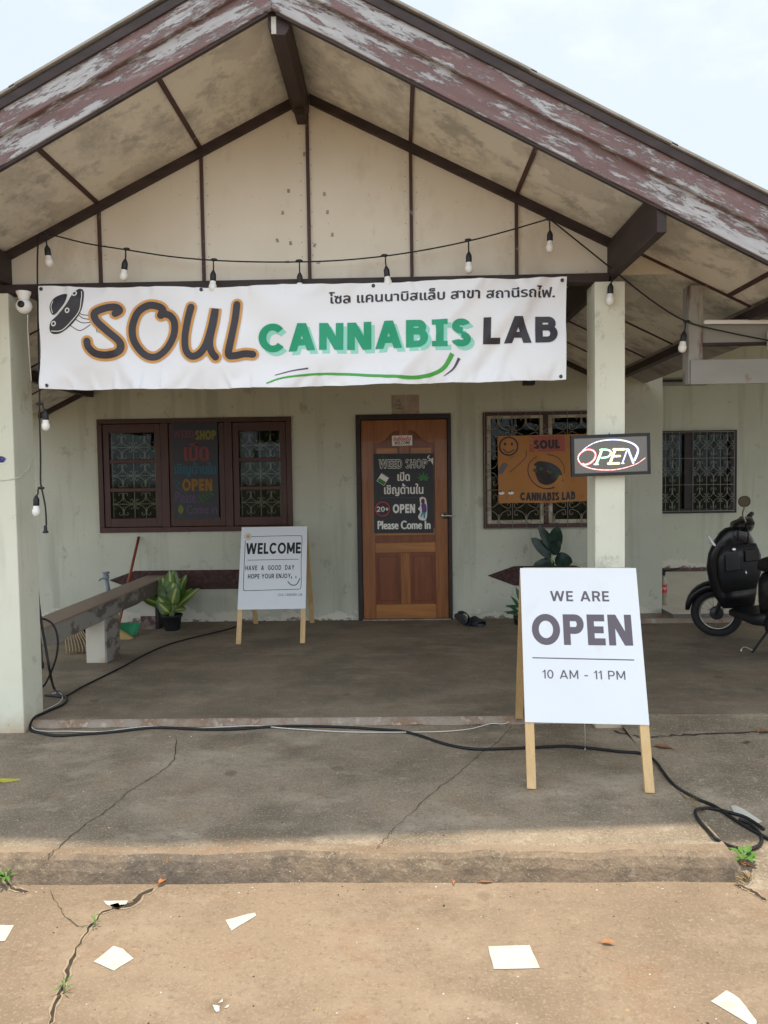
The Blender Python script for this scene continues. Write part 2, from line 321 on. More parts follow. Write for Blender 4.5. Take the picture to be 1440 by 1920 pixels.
# ------------------------------------------------------------------ mesh building
def catmull(pts, n=6, closed=False):
    P = [Vector(p) for p in pts]
    if len(P) < 3: return P
    out = []; N_ = len(P)
    rng = range(N_ if closed else N_-1)
    for i in rng:
        if closed: a, b, c, d = P[(i-1) % N_], P[i], P[(i+1) % N_], P[(i+2) % N_]
        else: a, b, c, d = P[max(i-1, 0)], P[i], P[i+1], P[min(i+2, N_-1)]
        for k in range(n):
            t = k/n; t2 = t*t; t3 = t2*t
            out.append(.5*((2*b)+(c-a)*t+(2*a-5*b+4*c-d)*t2+(3*b-3*c+d-a)*t3))
    if not closed: out.append(P[-1])
    return out
class MB:
    def __init__(s): s.v = []; s.f = []; s.m = []; s.sm = []; s.uv = {}; s.mats = []
    def mi(s, name):
        if name not in s.mats: s.mats.append(name)
        return s.mats.index(name)
    def add(s, vs, fs, m, smooth=False):
        o = len(s.v); s.v += [tuple(p) for p in vs]; k = s.mi(m)
        for f in fs: s.f.append(tuple(o+i for i in f)); s.m.append(k); s.sm.append(smooth)
        return s
    def box(s, a, b, m):
        x0, y0, z0 = a; x1, y1, z1 = b
        return s.add([(x0, y0, z0), (x1, y0, z0), (x1, y1, z0), (x0, y1, z0), (x0, y0, z1), (x1, y0, z1), (x1, y1, z1), (x0, y1, z1)],
                     [(3, 2, 1, 0), (4, 5, 6, 7), (0, 1, 5, 4), (1, 2, 6, 5), (2, 3, 7, 6), (3, 0, 4, 7)], m)
    def obox(s, c, ax, ay, az, m):      # oriented box: centre and three half-axes
        c, ax, ay, az = map(Vector, (c, ax, ay, az)); vs = []
        for k in (-1, 1):
            for i, j in ((-1, -1), (1, -1), (1, 1), (-1, 1)): vs.append(c+ax*i+ay*j+az*k)
        return s.add(vs, [(3, 2, 1, 0), (4, 5, 6, 7), (0, 1, 5, 4), (1, 2, 6, 5), (2, 3, 7, 6), (3, 0, 4, 7)], m)
    def bar(s, p, q, w, h, m, up=(0, 0, 1)):
        p, q = Vector(p), Vector(q); d = q-p; y = d.normalized(); x = y.cross(Vector(up))
        if x.length < 1e-4: x = y.cross(Vector((1, 0, 0)))
        x.normalize(); z = x.cross(y)
        return s.obox((p+q)/2, x*w/2, d/2, z*h/2, m)
    def prism(s, pts, ext, m):          # polygon pts (3D), extruded by vector ext
        n = len(pts); e = Vector(ext); vs = [Vector(p) for p in pts]+[Vector(p)+e for p in pts]
        return s.add(vs, [tuple(range(n-1, -1, -1)), tuple(range(n, 2*n))]+[(i, (i+1) % n, n+(i+1) % n, n+i) for i in range(n)], m)
    def tube(s, pts, r, m, n=8, caps=True, closed=False):
        P = [Vector(p) for p in pts]; k = len(P); rr = r if hasattr(r, '__len__') else [r]*k
        vs = []; up = None
        for i in range(k):
            a = P[(i-1) % k] if (closed or i > 0) else P[i]; b = P[(i+1) % k] if (closed or i < k-1) else P[i]
            d = (b-a); d = d.normalized() if d.length > 1e-9 else Vector((0, 0, 1))
            if up is None: up = d.orthogonal().normalized()
            x = (up-d*up.dot(d)); x = x.normalized() if x.length > 1e-6 else d.orthogonal().normalized(); up = x; y = d.cross(x)
            for j in range(n):
                t = 2*math.pi*j/n; vs.append(P[i]+(x*math.cos(t)+y*math.sin(t))*rr[i])
        fs = []
        for i in range(k if closed else k-1):
            i2 = (i+1) % k
            for j in range(n): fs.append((i*n+j, i*n+(j+1) % n, i2*n+(j+1) % n, i2*n+j))
        if caps and not closed: fs += [tuple(range(n-1, -1, -1)), tuple((k-1)*n+j for j in range(n))]
        return s.add(vs, fs, m, True)
    def lathe(s, prof, c, m, n=20, axis=(0, 0, 1)):    # prof: (radius, height along axis)
        A = Vector(axis).normalized(); x = A.orthogonal().normalized(); y = A.cross(x); c = Vector(c); vs = []
        for r, h in prof:
            for j in range(n):
                t = 2*math.pi*j/n; vs.append(c+A*h+(x*math.cos(t)+y*math.sin(t))*max(r, 1e-5))
        fs = []
        for i in range(len(prof)-1):
            for j in range(n): fs.append((i*n+j, i*n+(j+1) % n, (i+1)*n+(j+1) % n, (i+1)*n+j))
        fs += [tuple(range(n-1, -1, -1)), tuple((len(prof)-1)*n+j for j in range(n))]
        return s.add(vs, fs, m, True)
    def ball(s, c, r, m, n=14, k=9, sc=(1, 1, 1)):
        o = len(s.v); s.lathe([(r*math.sin(math.pi*i/k), -r*math.cos(math.pi*i/k)) for i in range(k+1)], (0, 0, 0), m, n)
        for i in range(o, len(s.v)):
            p = s.v[i]; s.v[i] = (c[0]+p[0]*sc[0], c[1]+p[1]*sc[1], c[2]+p[2]*sc[2])
        return s
    def loft(s, secs, m, n=16, caps=True):   # sections: centre, x half-vector, y half-vector, squareness
        vs = []
        for c, ax, ay, p in secs:
            c, ax, ay = Vector(c), Vector(ax), Vector(ay)
            for j in range(n):
                t = 2*math.pi*j/n; a, b = math.cos(t), math.sin(t)
                vs.append(c+ax*math.copysign(abs(a)**(2/p), a)+ay*math.copysign(abs(b)**(2/p), b))
        k = len(secs); fs = [(i*n+j, i*n+(j+1) % n, (i+1)*n+(j+1) % n, (i+1)*n+j) for i in range(k-1) for j in range(n)]
        if caps: fs += [tuple(range(n-1, -1, -1)), tuple((k-1)*n+j for j in range(n))]
        return s.add(vs, fs, m, True)
    def build(s, name, parent=None, bevel=0, loc=None, seg=2):
        me = bpy.data.meshes.new(name); me.from_pydata(s.v, [], s.f)
        for q in s.mats: me.materials.append(MATS[q])
        me.polygons.foreach_set('material_index', s.m); me.polygons.foreach_set('use_smooth', s.sm)
        if s.uv:
            ul = me.uv_layers.new(name='UVMap')
            for lp in me.loops: ul.data[lp.index].uv = s.uv.get(lp.vertex_index, (0, 0))
        me.update()
        bm = bmesh.new(); bm.from_mesh(me); bmesh.ops.recalc_face_normals(bm, faces=bm.faces); bm.to_mesh(me); bm.free()
        o = bpy.data.objects.new(name, me); COL.objects.link(o)
        if parent is not None:
            o.parent = parent
            Wm = Matrix.Identity(4); q = parent
            while q is not None: Wm = q.matrix_parent_inverse @ Matrix.Translation(q.location) @ Wm; q = q.parent
            if loc is None: o.matrix_parent_inverse = Wm.inverted()
        if bevel:
            bv = o.modifiers.new('bevel', 'BEVEL'); bv.width = bevel; bv.segments = seg; bv.limit_method = 'ANGLE'; bv.angle_limit = math.radians(40)
        return o
def tag(o, label=None, cat=None, group=None, kind=None):
    for k, v in (('label', label), ('category', cat), ('group', group), ('kind', kind)):
        if v: o[k] = v
    return o
def thing(name, label, cat, loc=(0, 0, 0), group=None):
    o = bpy.data.objects.new(name, None); COL.objects.link(o); o.location = loc; o.empty_display_size = .1
    return tag(o, label, cat, group)
def copy_tree(o, parent=None):
    c = o.copy(); COL.objects.link(c)
    if parent is not None: c.parent = parent
    for ch in [q for q in bpy.data.objects if q.parent == o]: copy_tree(ch, c)
    return c

# lettering: outlines of the built-in font as flat faces
_TX = {}
def text_faces(body, off=0.0):
    k = (body, off)
    if k in _TX: return _TX[k]
    c = bpy.data.curves.new('lettering', 'FONT'); c.body = body; c.offset = off; c.resolution_u = 4
    o = bpy.data.objects.new('lettering', c); COL.objects.link(o)
    dg = bpy.context.evaluated_depsgraph_get(); dg.update()
    me = bpy.data.meshes.new_from_object(o.evaluated_get(dg))
    vs = [(v.co.x, v.co.y) for v in me.vertices]; fs = [tuple(p.vertices) for p in me.polygons]
    bpy.data.objects.remove(o); bpy.data.curves.remove(c); bpy.data.meshes.remove(me)
    _TX[k] = (vs, fs); return _TX[k]
def glyph(ch, t, serif_i=False):
    """A plain heavy capital as flat pieces: stem thickness t for height 1; returns pieces and width."""
    P = []; R = lambda x0, y0, x1, y1: P.append([(x0, y0), (x1, y0), (x1, y1), (x0, y1)])
    D = lambda x0, x1, w, y0=0.0, y1=1.0: P.append([(x0, y0), (x0+w, y0), (x1+w, y1), (x1, y1)])
    h = t*.88
    def arc(cx, cy, rx, ry, a0, a1, n=22):
        o = [(cx+rx*math.cos(a0+(a1-a0)*i/n), cy+ry*math.sin(a0+(a1-a0)*i/n)) for i in range(n+1)]
        q = [(cx+(rx-t)*math.cos(a0+(a1-a0)*i/n), cy+(ry-h)*math.sin(a0+(a1-a0)*i/n)) for i in range(n+1)]
        for i in range(n): P.append([o[i], o[i+1], q[i+1], q[i]])
    pi = math.pi
    def bowl(y0, y1, w):
        r = (y1-y0)/2; sx = min(r, w*.5); R(t*.5, y1-h, w-sx, y1); R(t*.5, y0, w-sx, y0+h); arc(w-sx, (y0+y1)/2, sx, r, -pi/2, pi/2, 12)
    w = .7
    if ch == ' ': return P, .36
    if ch in 'O0': w = 1.04 if ch == 'O' else .72; arc(w/2, .5, w/2, .51, 0, 2*pi, 36)
    elif ch in 'CG':
        w = .92; arc(.5, .5, .5, .51, .22*pi, 1.78*pi, 30)
        if ch == 'G': R(.52, .38, .94, .38+h); R(.94-t, .18, .94, .40)
    elif ch == 'D': w = .86; R(0, 0, t, 1); bowl(0, 1, w)
    elif ch == 'P': w = .76; R(0, 0, t, 1); bowl(.36, 1, w)
    elif ch == 'R': w = .78; R(0, 0, t, 1); bowl(.38, 1, w*.97); D(.78-t*1.12, .36, t*1.12, 0, .42)
    elif ch == 'B': w = .78; R(0, 0, t, 1); bowl(.47, 1, .72); bowl(0, .47+h, w)
    elif ch == 'E': w = .64; R(0, 0, t, 1); R(t*.5, 1-h, w, 1); R(t*.5, .5-h/2, w*.93, .5+h/2); R(t*.5, 0, w, h)
    elif ch == 'L': w = .60; R(0, 0, t, 1); R(t*.5, 0, w, h)
    elif ch == 'H': w = .82; R(0, 0, t, 1); R(w-t, 0, w, 1); R(t*.5, .5-h/2, w-t*.5, .5+h/2)
    elif ch == 'I':
        w = t
        if serif_i: w = .56; R(w/2-t/2, 0, w/2+t/2, 1); R(0, 1-h*.8, w, 1); R(0, 0, w, h*.8)
        else: R(0, 0, t, 1)
    elif ch == 'N': w = .86; R(0, 0, t, 1); R(w-t, 0, w, 1); D(w-t*1.15, 0, t*1.15)
    elif ch == 'M': w = 1.0; R(0, 0, t, 1); R(w-t, 0, w, 1); D(w/2-t*.5, 0, t*1.05, .16); D(w/2-t*.5, w-t*1.05, t*1.05, .16)
    elif ch == 'A': w = .96; D(0, w/2-t*.55, t*1.08); D(w-t*1.08, w/2-t*.5, t*1.08); R(w*.24, .20, w*.76, .20+h*.95)
    elif ch == 'V': w = .94; D(w/2-t*.55, 0, t*1.08); D(w/2-t*.5, w-t*1.08, t*1.08)
    elif ch == 'W': w = 1.36; q = t*1.04; D(w*.27-q/2, 0, q); D(w*.27-q/2, w*.5-q/2, q); D(w*.73-q/2, w*.5-q/2, q); D(w*.73-q/2, w-q, q)
    elif ch == 'Y': w = .90; R(w/2-t/2, 0, w/2+t/2, .45); D(w/2-t*.54, 0, t*1.08, .40); D(w/2-t*.54, w-t*1.08, t*1.08, .40)
    elif ch == 'U': w = .82; R(0, .4, t, 1); R(w-t, .4, w, 1); arc(w/2, .4, w/2, .41, pi, 2*pi, 18)
    elif ch == 'J': w = .60; R(w-t, .3, w, 1); arc(w-.32, .3, .32, .31, 1.12*pi, 2*pi, 14)
    elif ch == 'S':
        w = .70; arc(w/2, .735, w/2*.95, .275, .12*pi, 1.5*pi, 20); arc(w/2, .265, w/2, .275, -pi/2-.42*pi, pi/2, 20)
        P.append([(w/2-.05, .46), (w/2+.05, .46), (w/2+.05, .46+h), (w/2-.05, .46+h)])
    elif ch == '1': w = .36; R(w-t, 0, w, 1); P.append([(0, .78), (w-t*.5, 1), (w-t*.5, 1-h*1.1), (0, .78-h*.9)])
    elif ch == '2': w = .66; arc(w/2, .68, w/2, .33, -.12*pi, .92*pi, 18); D(0, w*.66, t*1.2, h*.6, .58); R(0, 0, w, h)
    elif ch == '-': w = .38; R(0, .32, w, .32+h)
    elif ch == '+': w = .56; R(0, .42, w, .42+h); R(w/2-t/2, .2, w/2+t/2, .2+.44+h)
    return P, w
class Art:
    """Printing on a flat sheet. Points are given where they are read in the photo and carried into the sheet's own metres."""
    def __init__(s, quad, W, H):
        s.W, s.H = W, H; A = []; B = []
        for (u, v), (x, y) in zip(quad, ((0, 0), (W, 0), (W, H), (0, H))):
            A.append([u, v, 1, 0, 0, 0, -u*x, -v*x]); B.append(x); A.append([0, 0, 0, u, v, 1, -u*y, -v*y]); B.append(y)
        s.h = np.linalg.solve(np.array(A, float), np.array(B, float)); s.k = W/math.hypot(quad[1][0]-quad[0][0], quad[1][1]-quad[0][1])
        s.items = []
    def P(s, u, v):
        h = s.h; w = h[6]*u+h[7]*v+1; return Vector(((h[0]*u+h[1]*v+h[2])/w, (h[3]*u+h[4]*v+h[5])/w))
    def raw(s, vs, fs, m, L): s.items.append(([Vector(p) for p in vs], fs, m, L))
    def poly(s, pts, m, L=1, smooth=0):
        q = [s.P(*p) for p in pts]
        if smooth: q = catmull([p.to_3d() for p in q], smooth, True); q = [p.to_2d() for p in q]
        s.raw(q, [tuple(range(len(q)))], m, L)
    def ell(s, u, v, a, b, m, L=1, rot=0, n=24):
        s.poly([(u+a*math.cos(t)*math.cos(rot)-b*math.sin(t)*math.sin(rot), v+a*math.cos(t)*math.sin(rot)+b*math.sin(t)*math.cos(rot)) for t in [2*math.pi*i/n for i in range(n)]], m, L)
    def stroke(s, pts, w, m, L=1, closed=False, n=7, cap=True):
        q = [s.P(*p).to_3d() for p in pts]; q = catmull(q, n, closed) if len(q) > 2 else q
        k = len(q); ww = [(w[0]+(w[1]-w[0])*i/(k-1))*s.k/2 for i in range(k)] if isinstance(w, tuple) else [w*s.k/2]*k
        vs = []; fs = []
        for i in range(k):
            a = q[(i-1) % k] if closed or i else q[i]; b = q[(i+1) % k] if closed or i < k-1 else q[i]
            d = (b-a); d = d.normalized() if d.length > 0 else Vector((1, 0, 0)); nn = Vector((-d.y, d.x, 0))
            vs += [q[i]+nn*ww[i], q[i]-nn*ww[i]]
        for i in range(k if closed else k-1): j = (i+1) % k; fs.append((2*i, 2*i+1, 2*j+1, 2*j))
        if cap and not closed:
            for i, e in ((0, -1), (k-1, 1)):
                d = (q[1]-q[0]) if i == 0 else (q[-1]-q[-2]); d = d.normalized()*e; nn = Vector((-d.y, d.x, 0)); o = len(vs)
                fan = [q[i]+(nn*math.cos(t)+d*math.sin(t))*ww[i] for t in [math.pi*j/6 for j in range(7)]]
                vs += fan; fs.append(tuple(range(o, o+7)))
        s.raw([p.to_2d() for p in vs], fs, m, L)
    def text(s, body, u0, v0, u1, v1, m, L=1, off=0.0, shear=0.0):
        vs, fs = text_faces(body, off); a, b = s.P(u0, v0), s.P(u1, v1)
        X = [p[0] for p in vs]; Y = [p[1] for p in vs]; x0, x1, y0, y1 = min(X), max(X), min(Y), max(Y)
        q = []
        for x, y in vs:
            fx, fy = (x-x0)/(x1-x0), (y1-y)/(y1-y0); q.append(Vector((a.x+(b.x-a.x)*fx+shear*(1-fy)*(b.y-a.y), a.y+(b.y-a.y)*fy)))
        s.raw(q, fs, m, L)
    def caps(s, body, u0, v0, u1, v1, m, L=1, t=.2, gap=.13, serif_i=False, shear=0.0, inset=0.0):
        x = 0; out = []
        for k, ch in enumerate(body):
            P, w = glyph(ch, t-2*inset, serif_i); dl = inset; out += [([(x+(dl+px_*(w-2*dl)/w if dl else px_), dl+py_*(1-2*dl)) for px_, py_ in q], j) for j, q in enumerate(P)]; x += w+gap
        x -= gap; a, b = s.P(u0, v0), s.P(u1, v1)
        for q, j in out:
            s.raw([Vector((a.x+(b.x-a.x)*px_/x+shear*py_*(b.y-a.y), a.y+(b.y-a.y)*(1-py_))) for px_, py_ in q], [tuple(range(len(q)))], m, L+.12*(j % 5))
    def btext(s, body, u0, v0, u1, v1, m, L=1, e=.6, off=0.0):      # built-in face made bolder by close copies
        for k, (dx, dy) in enumerate(((-e, 0), (e, 0), (0, -e*.6), (0, e*.6))): s.text(body, u0+e+dx, v0+e*.6+dy, u1-e+dx, v1-e*.6+dy, m, L+k*.2, off)
    def emit(s, mb, f, step=.0007, maxlen=0):
        for vs, fs, m, L in s.items:
            if maxlen:
                bm = bmesh.new(); bv = [bm.verts.new((p.x, p.y, 0)) for p in vs]
                for g in fs:
                    try: bm.faces.new([bv[i] for i in g])
                    except ValueError: pass
                bmesh.ops.triangulate(bm, faces=bm.faces)
                for _ in range(6):
                    E = [e for e in bm.edges if e.calc_length() > maxlen]
                    if not E: break
                    bmesh.ops.subdivide_edges(bm, edges=E, cuts=1); bmesh.ops.triangulate(bm, faces=[g for g in bm.faces if len(g.verts) > 3])
                bm.verts.index_update(); V2 = [v.co.copy() for v in bm.verts]; F2 = [tuple(v.index for v in g.verts) for g in bm.faces]; bm.free()
            else: V2, F2 = vs, fs
            mb.add([f(p[0], p[1], step*L) for p in V2], F2, m)
def flat(O, ux, uy, n):
    O, ux, uy, n = Vector(O), Vector(ux).normalized(), Vector(uy).normalized(), Vector(n).normalized()
    return lambda x, y, h: O+ux*x+uy*y+n*h
def wallmap(quad, Y):     # sheet hung parallel to the house wall at depth Y: returns Art, map, width, height
    a, b, c, d = [aty(u, v, Y) for u, v in quad]; Wd = ((b-a).length+(c-d).length)/2; H = ((d-a).length+(c-b).length)/2
    ux = ((b-a)+(c-d)).normalized(); uy = Vector((ux.z, 0, -ux.x)); ctr = (a+b+c+d)/4
    return Art(quad, Wd, H), flat(ctr-ux*Wd/2-uy*H/2, ux, uy, (0, -1, 0)), Wd, H

def leaf_blade(mb, base, d, up, L, Wd, m, bend=.3, fold=.25, nu=9, uv=False, tip=1.0, pw=.8):
    d = Vector(d).normalized(); up = Vector(up); x = d.cross(up)
    x = x.normalized() if x.length > 1e-4 else d.orthogonal().normalized(); n = x.cross(d)
    vs = []; UV = []; pos = Vector(base)
    for i in range(nu):
        t = i/(nu-1); w = Wd/2*(math.sin(math.pi*min(1, t**.75*1.0))**pw if 0 < t < 1 else .03)
        w *= (1.0 if t < .6 else 1-(t-.6)/.4*.25*tip)
        ang = -bend*t; dd = d*math.cos(ang)+n*math.sin(ang); nn = n*math.cos(ang)-d*math.sin(ang)
        if i: pos = pos+dd*L/(nu-1)
        for j in (-1, -.5, 0, .5, 1):
            vs.append(pos+x*w*j+nn*(abs(j)*w*fold+math.sin(t*9+j)*w*.05)); UV.append((t, .5+j/2))
    o = len(mb.v); fs = [(i*5+j, i*5+j+1, (i+1)*5+j+1, (i+1)*5+j) for i in range(nu-1) for j in range(4)]
    mb.add(vs, fs, m, True)
    if uv:
        for i, q in enumerate(UV): mb.uv[o+i] = q

# ------------------------------------------------------------------ the ground
def sheet(mb, x0, x1, y0, y1, nx, ny, zf, m):
    vs = [(x0+(x1-x0)*i/nx, y0+(y1-y0)*j/ny, zf(x0+(x1-x0)*i/nx, y0+(y1-y0)*j/ny)) for j in range(ny+1) for i in range(nx+1)]
    mb.add(vs, [(j*(nx+1)+i, j*(nx+1)+i+1, (j+1)*(nx+1)+i+1, (j+1)*(nx+1)+i) for j in range(ny) for i in range(nx)], m, True)
def jag(pts, amp, sub=5):
    q = catmull(pts, sub); out = []
    for i, p in enumerate(q): out.append(p+Vector((random.uniform(-amp, amp), random.uniform(-amp, amp), 0)))
    return out
def crack(mb, px, w, m='crack_dirt', lift=.003, amp=.006, sub=6, lip=True):
    q = jag([gpt(u, v) for u, v in px], amp, sub); k = len(q); L = []; R = []; L2 = []; R2 = []
    for i in range(k):
        d = (q[min(i+1, k-1)]-q[max(i-1, 0)]); d.z = 0; d.normalize(); n = Vector((-d.y, d.x, 0))
        ww = w*(random.uniform(.4, 1.3))*(1 if 0 < i < k-1 else .1)
        for A, s, e in ((L, 1, 0), (R, -1, 0), (L2, 1, random.uniform(.002, .010)), (R2, -1, random.uniform(.002, .010))):
            p = q[i]+n*s*(ww/2+e); p.z = ground_z(q[i].x, q[i].y)+lift+(0 if e == 0 else -.0012); A.append(p)
    for A, B, mm in ((L, R, m),)+(((L2, R2, 'crack_lip'),) if lip else ()):
        mb.add(A+B, [(i, i+1, k+i+1, k+i) for i in range(k-1)], mm)
g = MB(); g.add([(-400, -400, -.30), (400, -400, -.30), (400, 400, -.30), (-400, 400, -.30)], [(0, 1, 2, 3)], 'soil'); tag(g.build('ground'), kind='structure')
g = MB()
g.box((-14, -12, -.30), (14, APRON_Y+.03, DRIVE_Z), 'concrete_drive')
crack(g, [(95, 1920), (120, 1845), (150, 1770), (190, 1715), (238, 1697)], .011, sub=9)
crack(g, [(205, 1700), (245, 1698), (262, 1680), (285, 1668)], .03, sub=4)
crack(g, [(95, 1668), (110, 1700), (140, 1735), (165, 1738)], .0025, lip=False)
crack(g, [(1380, 1660), (1410, 1672), (1440, 1690)], .02)
crack(g, [(0, 1640), (30, 1668), (55, 1672)], .015)
tag(g.build('driveway'), kind='structure')
g = MB()                                                     # apron: a slab with a worn, rounded front edge
def arow(y, z, amp):
    return [(-6+i*(6+APRON_X)/150, y+amp*mnoise.noise((i*.13, y*3, 1.7)), z+amp*.5*mnoise.noise((i*.31, 4.1, y))) for i in range(151)]
rows = [arow(PORCH_Y-.005, APRON_Z, 0), arow(3.6, APRON_Z, .0), arow(APRON_Y+.06, APRON_Z, .004), arow(APRON_Y+.018, APRON_Z-.005, .026), arow(APRON_Y-.002, APRON_Z-.022, .032), arow(APRON_Y-.018, -.095, .03), arow(APRON_Y-.032, DRIVE_Z-.004, .016)]
for r in range(len(rows)-1):
    n_ = len(rows[0]); g.add(rows[r]+rows[r+1], [(i, i+1, n_+i+1, n_+i) for i in range(n_-1)], 'concrete_shade' if r < 2 else ('concrete_drive' if r == 2 else 'concrete_edge'), True)
end = [rows[r][-1] for r in range(len(rows))]
g.add(end+[(APRON_X+.06, p[1]-.01, ground_z(APRON_X+.07, p[1])-.01) for p in end], [(i, i+1, len(end)+i+1, len(end)+i) for i in range(len(end)-1)], 'concrete_edge', True)
crack(g, [(330, 1385), (328, 1420), (300, 1450), (250, 1480), (200, 1520), (150, 1555), (110, 1590), (90, 1606)], .0042, lift=.004, lip=False)
crack(g, [(960, 1352), (935, 1390), (900, 1415), (862, 1450), (820, 1480), (770, 1525), (725, 1570), (706, 1592)], .003, lift=.004, lip=False)
tag(g.build('apron'), kind='structure')
g = MB(); sheet(g, APRON_X+.005, 9, 2.70, 4.38, 12, 24, lambda x, y: ground_z(max(x, APRON_X+.071), y)-.001, 'concrete_shade')
crack(g, [(1150, 1370), (1200, 1382), (1250, 1380), (1330, 1378), (1440, 1372)], .014, lift=.004, amp=.012, lip=False)
tag(g.build('ramp'), kind='structure')
g = MB()                                                     # porch floor with a broken front lip
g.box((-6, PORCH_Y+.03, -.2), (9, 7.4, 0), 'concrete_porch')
lip = []
for i in range(181):
    x = -6+i*(APRON_X+6.0)/180
    a = .012*mnoise.noise((x*5, 1, 0))+.010*mnoise.noise((x*17, 2, 0)); lip.append((x, a))
vs = [(x, PORCH_Y+.03, 0.0005) for x, a in lip]+[(x, PORCH_Y+.018+a, 0.0005) for x, a in lip]+[(x, PORCH_Y-.008+a*1.6, APRON_Z+.002) for x, a in lip]
n_ = len(lip); g.add(vs, [(r*n_+i, r*n_+i+1, (r+1)*n_+i+1, (r+1)*n_+i) for r in range(2) for i in range(n_-1)], 'concrete_step', True)
tag(g.build('porch_floor'), kind='structure')
g = MB(); g.box((2.20, 6.97, -.1), (9, 7.24, .045), 'concrete_step'); g.box((2.56, 6.975, .045), (9, 10.0, .086), 'grout')
for i in range(-12, 24):
    for j in range(0, 9):
        cx, cy = 2.75+(i*.4), 7.15+j*.4
        if cx < 2.6 or cx > 8.8: continue
        g.box((cx-.197, max(6.975, cy-.197), .086), (cx+.197, min(9.998, cy+.197), .09), 'tile_floor')
tag(g.build('tile_terrace'), kind='structure')

# ------------------------------------------------------------------ the house
RX, SL, TOPZ = -.49, .495, 3.55
def sof(x): return TOPZ-SL*abs(x-RX)
WY, GY, FY = 7.3, 4.25, 3.45
house = thing('house', 'single storey pale green house with a gabled porch, peeling maroon bargeboards and two front pillars', 'house', (0, WY, 0))
def hp(mb, name, bevel=0, label=None, parent=None, seg=2):
    o = mb.build(name, parent or house, bevel, seg=seg)
    if label: o['label'] = label
    return o
# front wall with real openings
LW = (-2.935, -1.03, .895, 2.006); RW = (.835, 1.92, .892, 2.013); DR = (-.40, .525, 0, 2.01)
g = MB()
def wallseg(x0, x1, z0, z1): g.box((x0, WY, z0), (x1, WY+.12, z1), 'wall_paint')
wallseg(-5.2, LW[0], 0, 3.0); wallseg(LW[0], LW[1], 0, LW[2]); wallseg(LW[0], LW[1], LW[3], 3.0); wallseg(LW[1], DR[0], 0, 3.0)
wallseg(DR[0], DR[1], DR[3], 3.0); wallseg(DR[1], RW[0], 0, 3.0); wallseg(RW[0], RW[1], 0, RW[2]); wallseg(RW[0], RW[1], RW[3], 3.0); wallseg(RW[1], 2.2, 0, 3.0)
g.prism([(-2.2, WY, 3.0), (1.2, WY, 3.0), (.1, WY, 3.4), (-.49, WY, 3.6), (-1.1, WY, 3.4)], (0, .12, 0), 'wall_paint')
hp(g, 'wall')
g = MB(); g.box((2.19, 7.24, 0), (2.55, 10.1, 3.0), 'wall_paint'); hp(g, 'wing_wall', .006)
g = MB()
RWN = (3.2, 4.49, .866, 1.96)
for x0, x1, z0, z1 in ((2.55, RWN[0], .0, 3.2), (RWN[0], RWN[1], .0, RWN[2]), (RWN[0], RWN[1], RWN[3], 3.2), (RWN[1], 9, .0, 3.2)):
    g.box((x0, 10.0, z0), (x1, 10.12, z1), 'recess_paint')
g.box((2.56, 9.975, .09), (9, 9.999, .135), 'maroon_paint'); hp(g, 'recess_wall')
g = MB(); g.box((2.55, 6.9, 3.05), (9, 10.0, 3.1), 'soffit_board'); hp(g, 'recess_ceiling')
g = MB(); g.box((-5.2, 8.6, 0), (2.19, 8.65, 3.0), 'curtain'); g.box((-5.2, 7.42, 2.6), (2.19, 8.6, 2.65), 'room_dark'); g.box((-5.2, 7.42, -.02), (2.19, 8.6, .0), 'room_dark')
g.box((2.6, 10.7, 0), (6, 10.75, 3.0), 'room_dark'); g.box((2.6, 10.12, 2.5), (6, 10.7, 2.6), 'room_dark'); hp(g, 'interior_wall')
# main roof behind the porch
g = MB(); g.prism([(-6.2, 6.7, 2.96), (9.2, 6.7, 2.96), (9.2, 10.5, 4.7), (-6.2, 10.5, 4.7)], (0, 0, .06), 'roof_sheet'); g.prism([(-6.2, 10.5, 4.7), (9.2, 10.5, 4.7), (9.2, 14.5, 2.9), (-6.2, 14.5, 2.9)], (0, 0, .06), 'roof_sheet')
g.box((-5.2, 14.0, -.1), (9, 14.1, 3.0), 'wall_paint'); g.box((-5.3, 7.3, -.1), (-5.2, 14.0, 3.0), 'wall_paint'); hp(g, 'main_roof')
g = MB(); g.prism([(2.06, 3.55, 2.86), (7.4, 3.55, 2.86), (7.4, 7.05, 2.92), (2.06, 7.05, 2.92)], (0, 0, .03), 'roof_sheet')
for x in (4.9, 7.2): g.box((x, 3.7, -.15), (x+.15, 3.85, 2.86), 'pillar_paint')
hp(g, 'carport_roof')
# painted band with pointed ends
for x0, x1 in ((-2.865, -1.25), (.869, 1.98)):
    g = MB(); pr = [(x0, .425), (x0+.26, .515), (x1-.26, .515), (x1, .425), (x1-.26, .325), (x0+.26, .325)]
    g.prism([(x, WY-.014, z) for x, z in pr], (0, .0138, 0), 'band_rough'); hp(g, 'wall_band', .004)
